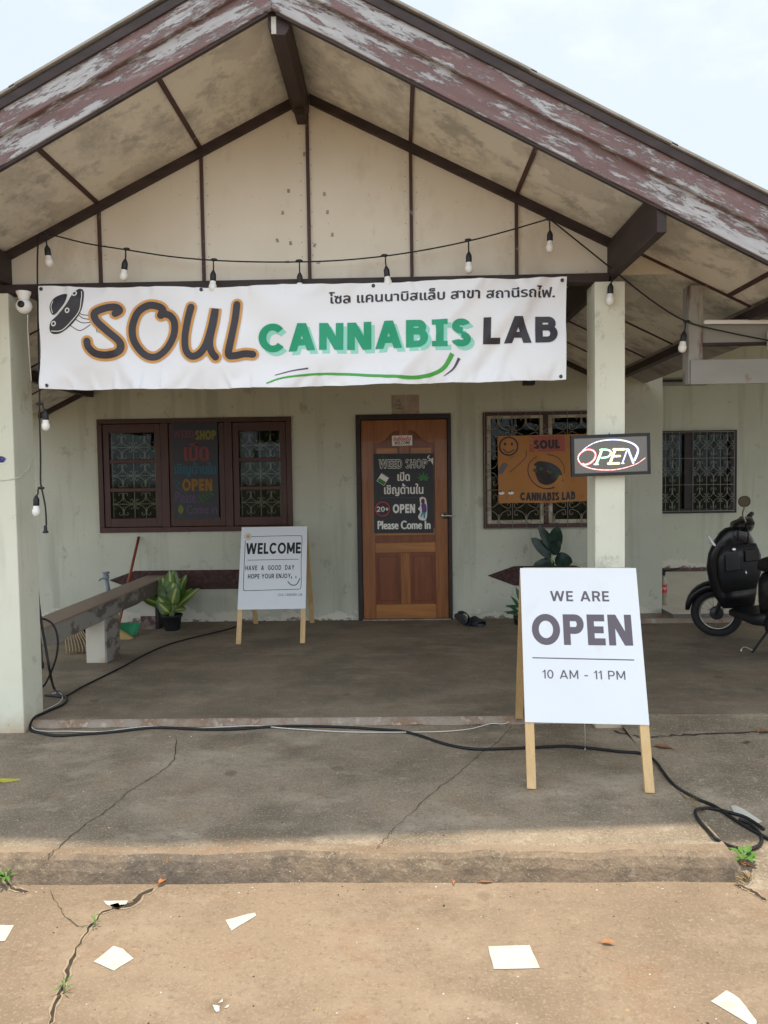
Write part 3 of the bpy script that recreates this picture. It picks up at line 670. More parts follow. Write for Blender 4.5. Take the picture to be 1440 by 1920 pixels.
# porch gable
g = MB(); zb = 2.515
xl, xr = RX-(TOPZ-zb)/SL+.0, RX+(TOPZ-zb)/SL
g.prism([(xl, GY+.015, zb), (xr, GY+.015, zb), (xr, GY+.015, sof(xr)), (RX, GY+.015, TOPZ), (xl, GY+.015, sof(xl)-.0)], (0, .012, 0), 'gable_board')
for i in range(-2, 3):
    for k in range(1, 12):
        z = zb+.05+k*.085
        for e in (-.03, .03):
            x = RX+.587*i+e
            if z < sof(x)-.1: g.lathe([(.0035, 0), (.003, .0012)], (x+random.uniform(-.003, .003), GY+.0152, z+random.uniform(-.01, .01)), 'tape_grey', 6, (0, -1, 0))
hp(g, 'gable_panel')
for i in range(-3, 3):
    x = RX+.587*(i+0.0) if i else RX+.012
    for xx in ([x] if i else [x]):
        zt = sof(xx)-.02
        if zt < zb+.05: continue
        g = MB(); g.box((xx-.009, GY-.002, zb), (xx+.009, GY+.0145, zt), 'seam_brown'); hp(g, 'gable_strip', .002)
for s in (-1, 1):                                            # rake trim along the gable
    g = MB(); L_ = 1.78 if s > 0 else 2.6
    g.prism([(RX+s*.03, GY-.012, TOPZ-.012), (RX+s*L_, GY-.012, sof(RX+s*L_)+.003), (RX+s*L_, GY-.012, sof(RX+s*L_)-.052), (RX+s*.03, GY-.012, TOPZ-.068)], (0, .026, 0), 'dark_wood'); hp(g, 'rake_trim', .003)
g = MB(); g.box((-4.2, 4.215, 2.465), (1.19, 4.30, 2.515), 'dark_wood'); hp(g, 'tie_beam', .004)
# soffit boards
XE = RX+2.47
for s in (-1, 1):
    X2 = RX+s*2.47 if s > 0 else RX-3.0
    g = MB(); g.prism([(RX, FY+.02, TOPZ), (X2, FY+.02, sof(X2)), (X2, WY-.002, sof(X2)), (RX, WY-.002, TOPZ)], (0, 0, .015), 'soffit_board'); hp(g, 'soffit', label='mildewed cream boards under the %s slope of the porch roof' % ('right' if s > 0 else 'left'))
    for k in (1, 2, 3, 4):
        x = RX+s*.587*k
        if s > 0 and k == 3: continue
        if abs(x-RX) > abs(X2-RX): continue
        g = MB(); g.prism([(x-.010, FY+.03, sof(x-.010)-.001), (x+.010, FY+.03, sof(x+.010)-.001), (x+.010, GY-.013, sof(x+.010)-.001), (x-.010, GY-.013, sof(x-.010)-.001)], (0, 0, -.008), 'seam_brown')
        hp(g, 'soffit_strip')
    for yy, w in ((GY, .011), (5.43, .008), (6.03, .008), (6.63, .008), (7.27, .03)):
        x0 = RX+s*(1.80 if yy == GY else .05); x1 = X2
        if yy == GY and s < 0: continue
        g = MB(); g.prism([(x0, yy-w, sof(x0)-.001), (x1, yy-w, sof(x1)-.001), (x1, yy+w-.002, sof(x1)-.001), (x0, yy+w-.002, sof(x0)-.001)], (0, 0, -.009 if w < .02 else -.04), 'seam_brown' if w < .02 else 'dark_wood'); hp(g, 'soffit_strip')
# beams running back from the bargeboards
def purlin(x0, x1, z0, y0, y1, nm='purlin', m='dark_wood'):
    g = MB(); g.prism([(x0, y0, z0), (x1, y0, z0), (x1, y0, min(sof(x1), sof(x0))-.002), (x0, y0, min(sof(x1), sof(x0))-.002)], (0, y1-y0, 0), m); return hp(g, nm, .004)
purlin(1.191, 1.236, 2.49, FY+.012, WY-.05)
purlin(1.965, 2.03, 2.245, FY+.03, WY-.05)
purlin(-2.22, -2.175, 2.52, FY+.03, WY-.05)
purlin(-3.0, -2.94, 2.22, FY+.03, WY-.05)
BX = RX-.022; g = MB(); g.prism([(BX-.047, FY+.03, TOPZ-.03), (BX+.047, FY+.03, TOPZ-.03), (BX+.047, FY+.03, 3.44), (BX+.03, FY+.03, 3.415), (BX-.02, FY+.03, 3.415), (BX-.047, FY+.03, 3.45)], (0, GY+.01-FY-.03, 0), 'dark_wood')
g.box((BX-.02, GY-.10, 3.375), (BX+.035, GY+.008, 3.414), 'dark_wood'); g.box((BX-.033, FY+.0265, 3.418), (BX-.010, FY+.0295, 3.495), 'shard_white')
hp(g, 'ridge_beam', .006)
FX = -.538
# bargeboards: lower board and an outer upper board on each slope
for s, m_ in ((-1, 'maroon_left'), (1, 'maroon_right')):
    X2 = RX+s*2.75 if s > 0 else RX-3.2
    def zz(d, x): q = abs(x-FX); return 3.512+d-SL*q-(.036 if s < 0 else .028)*min(q, 2.2)
    for d0, d1, y0, y1, nm in ((0.0, .135, FY-.008, FY+.018, 'lower_bargeboard'), (.122, .245, FY-.034, FY-.010, 'upper_bargeboard')):
        g = MB(); N_ = 40; top = []; bot = []
        for i in range(N_+1):
            x = FX+(X2-FX)*i/N_; top.append((x, y0, zz(d1, x))); bot.append((x, y0, zz(d0, x)+.004*mnoise.noise((x*6, s*3, d0*50))))
        g.prism(top+bot[::-1], (0, y1-y0, 0), m_); hp(g, nm, .004)
    g = MB(); xs_ = [FX+s*.02+(X2-FX-s*.02)*i/20 for i in range(21)]; g.prism([(x, FY+.0, zz(-.013, x)) for x in xs_]+[(x, FY+.0, zz(-.001, x)) for x in xs_[::-1]], (0, .02, 0), 'dark_wood'); hp(g, 'bargeboard_edge')
    g = MB(); xs_ = [FX+(X2-FX)*i/20 for i in range(21)]; g.prism([(x, FY-.046, zz(.218, x)) for x in xs_]+[(x, FY-.046, zz(.262, x)) for x in xs_[::-1]], (0, .011, 0), 'dark_wood'); hp(g, 'shadow_strip', .003)  # dark strip put in for the shadow below the roof sheet edge
    # cement roof sheets, lapped like shingles
    a = 0.0
    for i, ln in enumerate((1.15, .62, .62, 1.0)):
        x0 = FX+s*a; x1 = FX+s*(a+ln+.03); a += ln; off = .258+.007*(3-i)
        if abs(x1-FX) > abs(X2-FX)+.12: x1 = X2+s*.12
        g = MB(); g.prism([(x0, FY-.055, zz(off, x0)), (x1, FY-.055, zz(off-.003, x1)), (x1, FY-.055, zz(off+.010, x1)), (x0, FY-.055, zz(off+.014, x0))], (0, 7.6-FY, 0), 'roof_sheet'); hp(g, 'roof_sheet', .002)
g = MB(); g.prism([(FX-.12, FY-.058, 3.512+.29-.05), (FX, FY-.058, 3.512+.318), (FX+.12, FY-.058, 3.512+.29-.05), (FX, FY-.058, 3.512+.295)], (0, 4.2, 0), 'roof_sheet'); hp(g, 'ridge_cap')
# pillars
g = MB(); g.box((-2.40, 4.20, -.05), (-2.17, 4.44, 2.464), 'pillar_paint'); hp(g, 'pillar', .006)
g = MB(); g.box((1.105, 4.20, -.05), (1.272, 4.38, 2.464), 'pillar_paint'); hp(g, 'pillar', .006)

# scroll ironwork
def scroll(mb, cx, cz, hw, hh, y, r, m):
    path = [(.34, .66), (.42, .78), (.30, .90), (.12, .84), (.04, .66), (.10, .42), (.28, .22), (.52, .12), (.78, .05), (.93, .16), (.90, .34), (.76, .38), (.68, .27)]
    for sx in (-1, 1):
        for sz in (-1, 1):
            mb.tube([p for p in catmull([(cx+sx*hw*a, y, cz+sz*hh*b) for a, b in path], 3)], r, m, 5, False)
# left window: three wooden casements
win = hp(MB().box((LW[0]+.0, WY-.025, LW[3]-.045), (LW[1], WY+.07, LW[3]), 'window_wood').box((LW[0], WY-.025, LW[2]), (LW[1], WY+.07, LW[2]+.05), 'window_wood')
         .box((LW[0], WY-.025, LW[2]+.05), (LW[0]+.05, WY+.07, LW[3]-.045), 'window_wood').box((LW[1]-.05, WY-.025, LW[2]+.05), (LW[1], WY+.07, LW[3]-.045), 'window_wood')
         .box((-2.31, WY-.025, LW[2]+.05), (-2.235, WY+.07, LW[3]-.045), 'window_wood').box((-1.685, WY-.025, LW[2]+.05), (-1.61, WY+.07, LW[3]-.045), 'window_wood'), 'window', .004, 'three-casement dark wooden window with scrollwork bars behind its panes')
for k, (x0, x1) in enumerate(((-2.885, -2.31), (-2.235, -1.685), (-1.61, -1.08))):
    z0, z1 = LW[2]+.05, LW[3]-.045; st = .058; a, b_, c, d = x0+.004, x1-.004, z0+.004, z1-.004
    gx0, gx1, gz0, gz1 = a+st, b_-st, c+.085, d-.085
    g = MB(); y0, y1 = WY-.012, WY+.03
    if k == 1: gx0, gx1, gz0, gz1 = a+.04, b_-.05, c+.09, d-.01
    g.box((a, y0, c), (gx0, y1, d), 'window_wood').box((gx1, y0, c), (b_, y1, d), 'window_wood').box((gx0, y0, c), (gx1, y1, gz0), 'window_wood').box((gx0, y0, gz1), (gx1, y1, d), 'window_wood')
    if k != 1:
        h3 = (gz1-gz0)/3
        for q in (1, 2): g.box((gx0, y0+.004, gz0+h3*q-.018), (gx1, y1-.002, gz0+h3*q+.018), 'window_wood')
    hp(g, 'casement', .003, parent=win)
    g = MB(); g.box((gx0, WY+.008, gz0), (gx1, WY+.012, gz1), 'window_glass'); hp(g, 'pane', parent=win)
    if k != 1:
        g = MB(); yb = WY+.028; xm = (gx0+gx1)/2
        for q in range(3):
            zc = gz0+h3*(q+.5)
            for e in (-1, 1):
                cx = xm+e*(gx1-gx0)/4; scroll(g, cx, zc, (gx1-gx0)/4*.95, h3*.44, yb, .0035, 'grille_cream'); g.tube([(cx, yb, zc+h3*.1), (cx, yb, zc+h3*.5)], .0035, 'grille_cream', 5); g.tube([(cx, yb, zc-h3*.1), (cx, yb, zc-h3*.5)], .0035, 'grille_cream', 5)
            g.tube([(gx0-.02, yb, zc), (gx1+.02, yb, zc)], .0035, 'grille_cream', 5)
        for xx in (gx0+.015, xm, gx1-.01): g.tube([(xx, yb, gz0-.03), (xx, yb, gz1+.03)], .005, 'grille_cream', 5)
        hp(g, 'grille', parent=win)
# right window: brown frame, cream sashes, bars in front
win = hp(MB().box((RW[0], WY-.02, RW[3]-.03), (RW[1], WY+.08, RW[3]), 'window_wood').box((RW[0], WY-.02, RW[2]), (RW[1], WY+.08, RW[2]+.035), 'window_wood')
         .box((RW[0], WY-.02, RW[2]+.035), (RW[0]+.035, WY+.08, RW[3]-.03), 'window_wood').box((RW[1]-.035, WY-.02, RW[2]+.035), (RW[1], WY+.08, RW[3]-.03), 'window_wood').box((1.425, WY-.02, RW[2]+.035), (1.465, WY+.08, RW[3]-.03), 'window_wood'),
         'window', .003, 'two-sash barred window beside the front pillar')
for x0, x1 in ((RW[0]+.035, 1.425), (1.465, RW[1]-.035)):
    z0, z1 = RW[2]+.035, RW[3]-.03; g = MB()
    for a, b_, c, d in ((x0+.002, x0+.042, z0, z1), (x1-.042, x1-.002, z0, z1), (x0+.042, x1-.042, z0, z0+.04), (x0+.042, x1-.042, z1-.03, z1)):
        g.box((a, WY-.004, c), (b_, WY+.03, d), 'alu_cream')
    hp(g, 'sash', .004, parent=win); g = MB(); g.box((x0+.042, WY+.008, z0+.04), (x1-.042, WY+.012, z1-.03), 'window_glass'); hp(g, 'pane', parent=win)
def iron(parent, x0, x1, z0, z1, y, cols, rows, m, skip=()):
    g = MB(); w = (x1-x0)/cols; h = (z1-z0)/rows
    for i in range(cols+1): g.tube([(x0+w*i, y, z0), (x0+w*i, y, z1)], .004, m, 5)
    for j in range(rows+1): g.tube([(x0, y, z0+h*j), (x1, y, z0+h*j)], .004, m, 5)
    for i in range(cols):
        if i in skip: continue
        for j in range(rows):
            cx, cz = x0+w*(i+.5), z0+h*(j+.5); scroll(g, cx, cz, w*.46, h*.42, y, .0035, m)
            for e in (-1, 1): g.tube([(cx, y, cz+e*h*.12), (cx, y, cz+e*h*.5)], .0035, m, 5)
    for cx, cz in ((x0, z0), (x1, z0), (x0, z1), (x1, z1)): g.tube([(cx, y, cz), (cx, y+.07, cz)], .006, m, 6)
    return hp(g, 'grille', parent=parent)
iron(win, RW[0]+.01, RW[1]-.01, RW[2]-.005, RW[3]+.0, WY-.045, 4, 3, 'grille_dark')
# recess window
win = hp(MB().box((RWN[0], 9.97, RWN[3]-.05), (RWN[1], 10.06, RWN[3]), 'door_frame').box((RWN[0], 9.97, RWN[2]), (RWN[1], 10.06, RWN[2]+.06), 'door_frame').box((RWN[0], 9.97, RWN[2]+.06), (RWN[0]+.06, 10.06, RWN[3]-.05), 'door_frame')
         .box((RWN[1]-.09, 9.97, RWN[2]+.06), (RWN[1], 10.06, RWN[3]-.05), 'door_frame').box((3.80, 9.97, RWN[2]+.06), (3.92, 10.06, RWN[3]-.05), 'door_frame'), 'window', .004, 'dark window with pale scrollwork bars in the recessed wall')
g = MB(); g.box((RWN[0]+.06, 10.02, RWN[2]+.06), (RWN[1]-.09, 10.025, RWN[3]-.05), 'window_glass'); hp(g, 'pane', parent=win)
iron(win, 3.36, 4.44, RWN[2]+.03, RWN[3]-.02, 9.94, 6, 3, 'grille_pale', skip=(2,))
g = MB(); g.box((3.45, 9.985, 2.55), (4.1, 9.999, 2.66), 'old_board'); g.box((3.5, 9.975, 2.6), (4.1, 9.985, 2.635), 'door_frame'); hp(g, 'air_vent')
# door
X0, X1 = DR[0], DR[1]
fr = hp(MB().box((X0, WY-.03, 0), (X0+.045, WY+.09, DR[3]-.05), 'door_frame').box((X1-.035, WY-.03, 0), (X1, WY+.09, DR[3]-.05), 'door_frame').box((X0, WY-.03, DR[3]-.05), (X1, WY+.09, DR[3]), 'door_frame'), 'door', .004, 'panelled brown wooden front door in a dark frame')
a, b_ = X0+.048, X1-.038; y0 = WY-.005; zt = DR[3]-.053; g = MB(); sw = .125
g.box((a, y0, .012), (a+sw, y0+.04, zt), 'door_wood').box((b_-sw, y0, .012), (b_, y0+.04, zt), 'door_wood')
g.box((a+sw, y0+.002, .012), (b_-sw, y0+.04, .15), 'door_rail').box((a+sw, y0+.002, .66), (b_-sw, y0+.04, .76), 'door_rail').box((a+sw, y0+.002, .83), (b_-sw, y0+.04, .90), 'door_rail')
xm = (a+b_)/2; g.box((xm-.05, y0+.003, .15), (xm+.05, y0+.04, .66), 'door_wood')
arch = [(a+sw, zt), (b_-sw, zt)]; curve = []
for i in range(25):
    t = i/24; x = b_-sw+(a+sw-b_+sw)*t; q = abs(t-.5)*2; curve.append((x, zt-.10-.13*(1/(1+math.exp(-(q-.52)*11)))))
g.prism([(x, y0+.003, z) for x, z in arch+curve], (0, .036, 0), 'door_wood'); g.box((xm-.045, y0+.004, .90), (xm+.045, y0+.0385, zt-.09), 'door_wood')
hp(g, 'leaf', .004, parent=fr)
g = MB(); g.box((a+sw-.01, y0+.018, .14), (b_-sw+.01, y0+.032, zt-.05), 'door_panel')
for x0, x1, z0, z1 in ((a+sw+.03, xm-.08, .185, .625), (xm+.08, b_-sw-.03, .185, .625)): g.box((x0, y0+.006, z0), (x1, y0+.018, z1), 'door_panel')
for x0, x1 in ((a+sw+.025, xm-.065), (xm+.065, b_-sw-.025)): g.box((x0, y0+.009, .93), (x1, y0+.018, zt-.27), 'door_rail')
hp(g, 'door_panel', .008, parent=fr)
hx, hz = .457, 1.018; g = MB()
g.lathe([(.034, 0), (.034, .006), (.028, .012), (.012, .014), (.011, .045), (.013, .05)], (hx, y0, hz), 'steel', 20, (0, -1, 0)); g.tube(catmull([(hx, y0-.045, hz), (hx+.03, y0-.05, hz+.002), (hx+.07, y0-.046, hz-.002), (hx+.10, y0-.04, hz-.006)], 5), [.010]*10+[.008]*6, 'steel', 10); hp(g, 'handle', parent=fr)
for z in (.35, .95, 1.6): hp(MB().tube([(a-.004, y0-.006, z-.05), (a-.004, y0-.006, z+.05)], .007, 'dark_metal', 8), 'hinge', parent=fr)
g = MB(); g.box((X0+.04, WY-.06, .0005), (X1-.02, WY-.001, .012), 'concrete_step'); hp(g, 'threshold', .003)

# ------------------------------------------------------------------ concrete bench under the left window
bench = thing('bench', 'narrow brown topped concrete bench with flaking sides beside the left pillar', 'bench', (-2.36, 6, 0))
g = MB(); rs = []
for i in range(25):
    y = 4.70+i*(7.26-4.70)/24; rg = .012*mnoise.noise((y*7, 1, 0))+(.03 if i == 0 else 0); rs.append((y, rg))
n_ = len(rs); vs = [(-2.47, y, .335+r) for y, r in rs]+[(-2.272, y, .335+r) for y, r in rs]+[(-2.266, y, .462) for y, r in rs]+[(-2.47, y, .462) for y, r in rs]
g.add(vs, [(c*n_+i, c*n_+i+1, ((c+1) % 4)*n_+i+1, ((c+1) % 4)*n_+i) for c in (0, 1, 3) for i in range(n_-1)]+[(0, n_, 2*n_, 3*n_), (n_-1, 2*n_-1, 3*n_-1, 4*n_-1)], 'bench_side')
g.build('slab', bench); g = MB(); g.box((-2.475, 4.69, .462), (-2.262, 7.26, .474), 'bench_top'); g.build('seat', bench, .004)
g = MB(); g.box((-2.42, 5.66, 0), (-2.270, 5.93, .345), 'bench_leg'); g.box((-2.270, 5.658, 0), (-2.256, 5.932, .345), 'bench_side'); g.build('leg', bench, .006)
g = MB(); g.box((-2.44, 6.95, .125), (-2.30, 7.2, .345), 'bench_leg'); g.box((-2.443, 6.947, 0), (-2.30, 7.2, .125), 'maroon_paint'); g.box((-2.30, 6.95, 0), (-2.27, 7.2, .345), 'door_frame'); g.build('leg', bench, .004)

# ------------------------------------------------------------------ banner
BY = 4.13
class BannerArt(Art):
    def __init__(s): s.items = []; s.k = aty(700, 620, BY).x-aty(699, 620, BY).x
    @staticmethod
    def top(u): return 537.0 if u < 400 else 537.0-(u-400)*19.0/662
    @staticmethod
    def bot(u): return 730.0-(u-84)*1.0/316 if u < 400 else 729.0-(u-400)*17.0/658
    def P(s, u, v): t = (v-s.top(u))/(s.bot(u)-s.top(u)); return Vector((u*s.k, t*193*s.k))
BA = BannerArt()
def banner_map(x, y, h):
    u = x/BA.k; t = y/(193*BA.k); v = BA.top(u)+t*(BA.bot(u)-BA.top(u)); u2 = u+(t-.5)*(4 if u < 300 else (-3 if u > 900 else 0))
    sc = math.sin(math.pi*((u-75)/987)*4)**2*(1-t)**3*2.2                # sag between eyelets
    v += sc+math.sin(u*.05)*.6*t
    p = aty(u2, v, BY)
    a = (u-75)/987; d = .006*math.sin(a*17+t*3.0)+.005*math.sin(a*31-t*5+1)+.007*math.sin((a*9+t*2.6)*3.1)*t
    d += .010*math.exp(-((a*5.1-4.05-(1-t)*.75)/.10)**2)+.008*math.exp(-((a*5.1-4.35-(1-t)*.5)/.07)**2)+.008*math.exp(-((a*5.1-3.4-(1-t)*.9)/.09)**2)
    d += .009*math.exp(-((a*5.1-.35-t*.6)/.08)**2)*t+.006*math.exp(-((a*5.1-1.8-t*.4)/.1)**2)*t
    d += .004*math.sin(a*140+6*mnoise.noise((a*30, t*3, 0)))*max(0, t-.80)/.2+.003*math.sin(a*110+5*mnoise.noise((a*20, t*3, 4)))*max(0, .15-t)/.15
    d += .004*mnoise.noise((a*14, t*4, 2))
    p.y -= d*1.7+h
    return p
g = MB(); NX, NY = 360, 72; vs = [banner_map((75+987*i/NX)*BA.k, 193*BA.k*j/NY, 0) for j in range(NY+1) for i in range(NX+1)]
g.add(vs, [(j*(NX+1)+i, j*(NX+1)+i+1, (j+1)*(NX+1)+i+1, (j+1)*(NX+1)+i) for j in range(NY) for i in range(NX)], 'banner_vinyl', True)
def c3(p): return (p[0]/2.571, 430+p[1]/2.571)
SOUL = [[(556, 404), (578, 388), (560, 372), (510, 378), (465, 402), (470, 440), (520, 490), (578, 545), (572, 590), (520, 607), (465, 600), (432, 570), (425, 540)],
        [(776, 414), (786, 388), (760, 370), (715, 368), (665, 400), (637, 470), (645, 540), (690, 600), (745, 612), (800, 575), (836, 510), (840, 450), (822, 418), (800, 408)],
        [(922, 375), (905, 440), (893, 520), (900, 585), (930, 615), (970, 600), (1000, 555), (1020, 480), (1038, 383), (1032, 440), (1017, 540), (1025, 590), (1045, 618)],
        [(1143, 360), (1135, 430), (1120, 520), (1106, 603), (1135, 611), (1180, 602), (1220, 604)]]
for i, q in enumerate(SOUL):
    q = [c3(p) for p in q]; BA.stroke(q, 22.5, 'ink_orange', 3+i*.5); BA.stroke(q, 13, 'ink_soul', 6+i*.5)
BA.poly([c3(p) for p in [(243, 490), (250, 450), (290, 412), (330, 365), (370, 300), (395, 285), (412, 300), (410, 360), (390, 410), (350, 460), (300, 498), (262, 506)]], 'ink_soul', 2.0, 4)
BA.poly([c3(p) for p in [(258, 412), (248, 375), (268, 338), (310, 316), (336, 318), (322, 358), (298, 388), (275, 412)]], 'ink_soul', 1.5, 4)
BA.stroke([c3(p) for p in [(272, 418), (300, 396), (326, 362), (340, 318)]], 2.0, 'ink_white', 3.2); BA.stroke([c3(p) for p in [(262, 405), (256, 375), (266, 350)]], 1.4, 'ink_white', 3.2); BA.stroke([c3(p) for p in [(250, 492), (300, 488), (350, 445), (392, 392), (403, 330), (402, 298)]], 1.5, 'ink_white', 3.2)
for x, y in ((370, 310), (334, 393), (264, 457)):
    BA.ell(*c3((x, y)), 4.2, 5.2, 'ink_white', 3.3, .5); BA.ell(*c3((x, y)), 2.2, 3.0, 'ink_soul', 3.8, .5)
for q in ([(390, 403), (405, 412), (440, 415)], [(385, 412), (405, 428), (440, 435)], [(365, 430), (400, 450), (445, 448)], [(345, 465), (390, 488), (440, 460)]): BA.stroke([c3(p) for p in q], 1.4, 'ink_soul', 1.2)
for i in range(5): BA.stroke([c3((468+i*10, 478+i*2)), c3((474+i*9, 498+i))], 1.3, 'ink_soul', 1.2)
BA.caps('CANNABIS', 491, 615, 890, 656, 'ink_mint', 1, .27, .14, True); BA.caps('CANNABIS', 485, 608.5, 883, 649, 'ink_green', 3, .27, .14, True)
iu = 485+(883-485)*.775
BA.caps('LAB', 906, 595.5, 1046, 641.5, 'ink_soul', 3, .26, .13)
BA.btext('โซล แคนนาบิสแล็บ สาขา สถานีรถไฟ.', 616, 545.5, 1041, 556, 'ink_soul', 2, .75)
BA.stroke([(500, 719), (540, 706), (640, 701), (720, 706), (785, 707), (828, 694), (848, 664)], (2.5, 9), 'ink_leafgreen', 2, cap=False)
BA.stroke([(515, 703), (545, 695), (578, 691)], (1.5, 3), 'ink_violet', 2, cap=False); BA.stroke([(832, 706), (850, 692), (861, 672)], (1.2, 6), 'ink_violet', 2, cap=False)
BA.emit(g, banner_map, .0011, .03)
banner = thing('banner', 'long white shop banner with hand lettered SOUL, green CANNABIS and black LAB across the porch', 'banner', (-.5, BY, 1.93))
ob = g.build('cloth', banner)
for u, v in ((81, 543), (376, 541), (700, 534), (1053, 525), (88, 724), (1052, 706)):
    g = MB(); p = banner_map(u*BA.k, (v-BA.top(u))/(BA.bot(u)-BA.top(u))*193*BA.k, .001); g.lathe([(.010, 0), (.010, .002), (.005, .003)], p, 'dark_metal', 12, (0, -1, 0)); g.build('eyelet', banner)

# ------------------------------------------------------------------ A-frame signs (built once as a frame, then posed)
def a_frame(name, label, FL, FR, quad, draw, rear_dz=0.0):
    FL, FR = Vector(FL), Vector(FR); u = (FR-FL); u.z = 0; wd = u.length; u.normalize(); back = Vector((-u.y, u.x, 0))
    t = thing(name, label, 'sign', (FL+FR)/2)
    H = .962; A = FL+back*.40+Vector((0, 0, H)); up = (A-FL); Lf = up.length; up.normalize(); n = u.cross(up).normalized()
    if n.y > 0: n = -n
    lw = .042
    for e in (0, 1):
        o = FL+u*(lw/2 if e == 0 else wd-lw/2); g = MB(); g.bar(o, o+up*(Lf-.01), lw, .022, 'pine', n); g.build('front_leg', t, .002)
        q = o+back*(.40+.50); q.z += rear_dz; g = MB(); g.bar(q, o+up*Lf+back*.014+Vector((0, 0, -.008)), lw, .022, 'pine', n); g.build('rear_leg', t, .002)
    g = MB(); c0 = FL+u*lw+up*Lf*.99+back*.03; g.bar(c0-u*lw*.6, c0+u*(wd-2*lw)+u*lw*.6, .02, .035, 'pine'); g.build('top_rail', t, .002)
    q0 = FL+u*lw+back*.90+Vector((0, 0, rear_dz)); k = .36; q1 = q0.lerp(A+back*.014, k); g = MB(); g.bar(q1, q1+u*(wd-2*lw), .02, .045, 'pine'); g.build('cross_rail', t, .002)
    z0 = .283*Lf; bb = FL+up*z0+n*.012; bt = FL+up*(Lf+.004)+n*.012; g = MB()
    g.prism([bb, bb+u*wd, bt+u*wd, bt], n*.006, 'white_board')
    Hh = (bt-bb).length; art = Art(quad, wd, Hh); draw(art); art.emit(g, flat(bt+n*.0062, u, -up, n), .0005); g.build('board', t)
    return t
def d_open(a):
    a.caps('WE ARE', 1028, 1107, 1137.5, 1129, 'ink_grey', 1, .20, .16); a.caps('OPEN', 994, 1150.5, 1182, 1213, 'ink_grey', 1, .255, .12)
    a.stroke([(997, 1234), (1184, 1240)], 2.0, 'ink_grey', 1, cap=False); a.caps('10 AM - 11 PM', 1016, 1257, 1169, 1277, 'ink_grey', 1, .155, .17)
FL, FR = gpt(988, 1479), gpt(1227, 1487)
a_frame('sandwich_board', 'large white sandwich board reading WE ARE OPEN on pine legs at the front', FL, FR, [(972, 1062), (1185, 1067), (1213, 1362), (985, 1357)], d_open, .04)
def d_wel(a):
    a.stroke([(474, 1004), (559, 1002), (566, 1005), (567, 1010)], 1.0, 'ink_black', 1, n=4); a.stroke([(567, 1008), (564.5, 1050), (563.5, 1098), (558, 1104)], 1.0, 'ink_black', 1, n=4)
    a.stroke([(560, 1104), (510, 1105.5), (462, 1107), (458, 1104), (457.5, 1098)], 1.0, 'ink_black', 1, n=4); a.stroke([(457.5, 1100), (460, 1050), (462.5, 1012)], 1.0, 'ink_black', 1, n=4)
    a.caps('WELCOME', 464, 1016.5, 564, 1036, 'ink_black', 1, .24, .12); a.stroke([(466, 1049), (560, 1047)], 1.0, 'ink_black', 1, cap=False)
    a.caps('HAVE  A  GOOD  DAY', 462, 1059.5, 551.5, 1067, 'ink_black', 1, .21, .2); a.caps('HOPE YOUR ENJOY', 466.5, 1075.5, 544.5, 1083, 'ink_black', 1, .21, .17)
    a.stroke([(539.5, 1090), (546, 1096), (555, 1095), (561.5, 1084)], 1.6, 'ink_black', 1); a.stroke([(546, 1080), (546, 1083.5)], 1.5, 'ink_black', 1); a.stroke([(554.3, 1079.5), (554.3, 1083)], 1.5, 'ink_black', 1)
    a.caps('SOUL CANNABIS LAB', 521, 1112.5, 565, 1116.5, 'ink_grey', 1, .16, .2)
    for i in range(9):
        t_ = i*.698; a.ell(467.5+4.6*math.cos(t_), 1004+4.6*math.sin(t_), 2.2, 1.5, 'ink_black' if i % 2 else 'ink_grey', 1.5, t_, 10); a.ell(467.5+4.2*math.cos(t_), 1004+4.2*math.sin(t_), 1.9, 1.3, 'ink_white', 2, t_, 10)
    a.ell(467.5, 1004, 3.3, 3.3, 'ink_orange', 3, 0, 14)
FL, FR = gpt(442.5, 1208), gpt(572, 1206)
a_frame('sandwich_board', 'smaller white sandwich board reading WELCOME with a daisy, below the wooden window', FL, FR, [(456, 986), (577, 984), (571, 1141), (446, 1143)], d_wel)

# ------------------------------------------------------------------ things on the door and walls
quad = [(700, 851), (812, 850), (813, 999), (702, 1000)]
A_, f_, w_, h_ = wallmap(quad, WY-.012)
A_.caps('WEED SHOP', 710, 861.5, 801.5, 878, 'ink_white', 1, .27, .07); A_.caps('WEED SHOP', 710, 861.5, 801.5, 878, 'poster_black', 2, .27, .07, False, 0, .055)
A_.btext('เปิด', 745, 885, 768.5, 902, 'ink_white', 1, .55); A_.btext('เชิญด้านใน', 720, 907, 794, 930, 'ink_white', 1, .55); A_.stroke([(712, 933.5), (800, 933)], .5, 'ink_grey', 1, cap=False)
A_.caps('OPEN', 736.5, 945.5, 778.5, 962, 'ink_white', 1, .27, .1); A_.btext('Please Come In', 708, 976.5, 807.5, 992, 'ink_white', 1, .7)
A_.stroke([(717.5+13*math.cos(t_), 954.5+13*math.sin(t_)) for t_ in [i*math.pi/6 for i in range(12)]], 1.8, 'red_paint', 1, True); A_.caps('20+', 706.5, 950, 728.5, 959.5, 'ink_white', 1, .19, .12)
for ang, ln in ((0, 15), (.62, 14), (-.62, 14), (1.2, 13), (-1.2, 13), (1.75, 9), (-1.75, 9)):
    cx, cy = 794, 899; dx, dy = math.sin(ang), -math.cos(ang); w2 = 2.0
    A_.poly([(cx, cy), (cx+dx*ln*.5-dy*w2, cy+dy*ln*.5+dx*w2), (cx+dx*ln, cy+dy*ln), (cx+dx*ln*.5+dy*w2, cy+dy*ln*.5-dx*w2)], 'poster_green', 1.5+ang*.1)
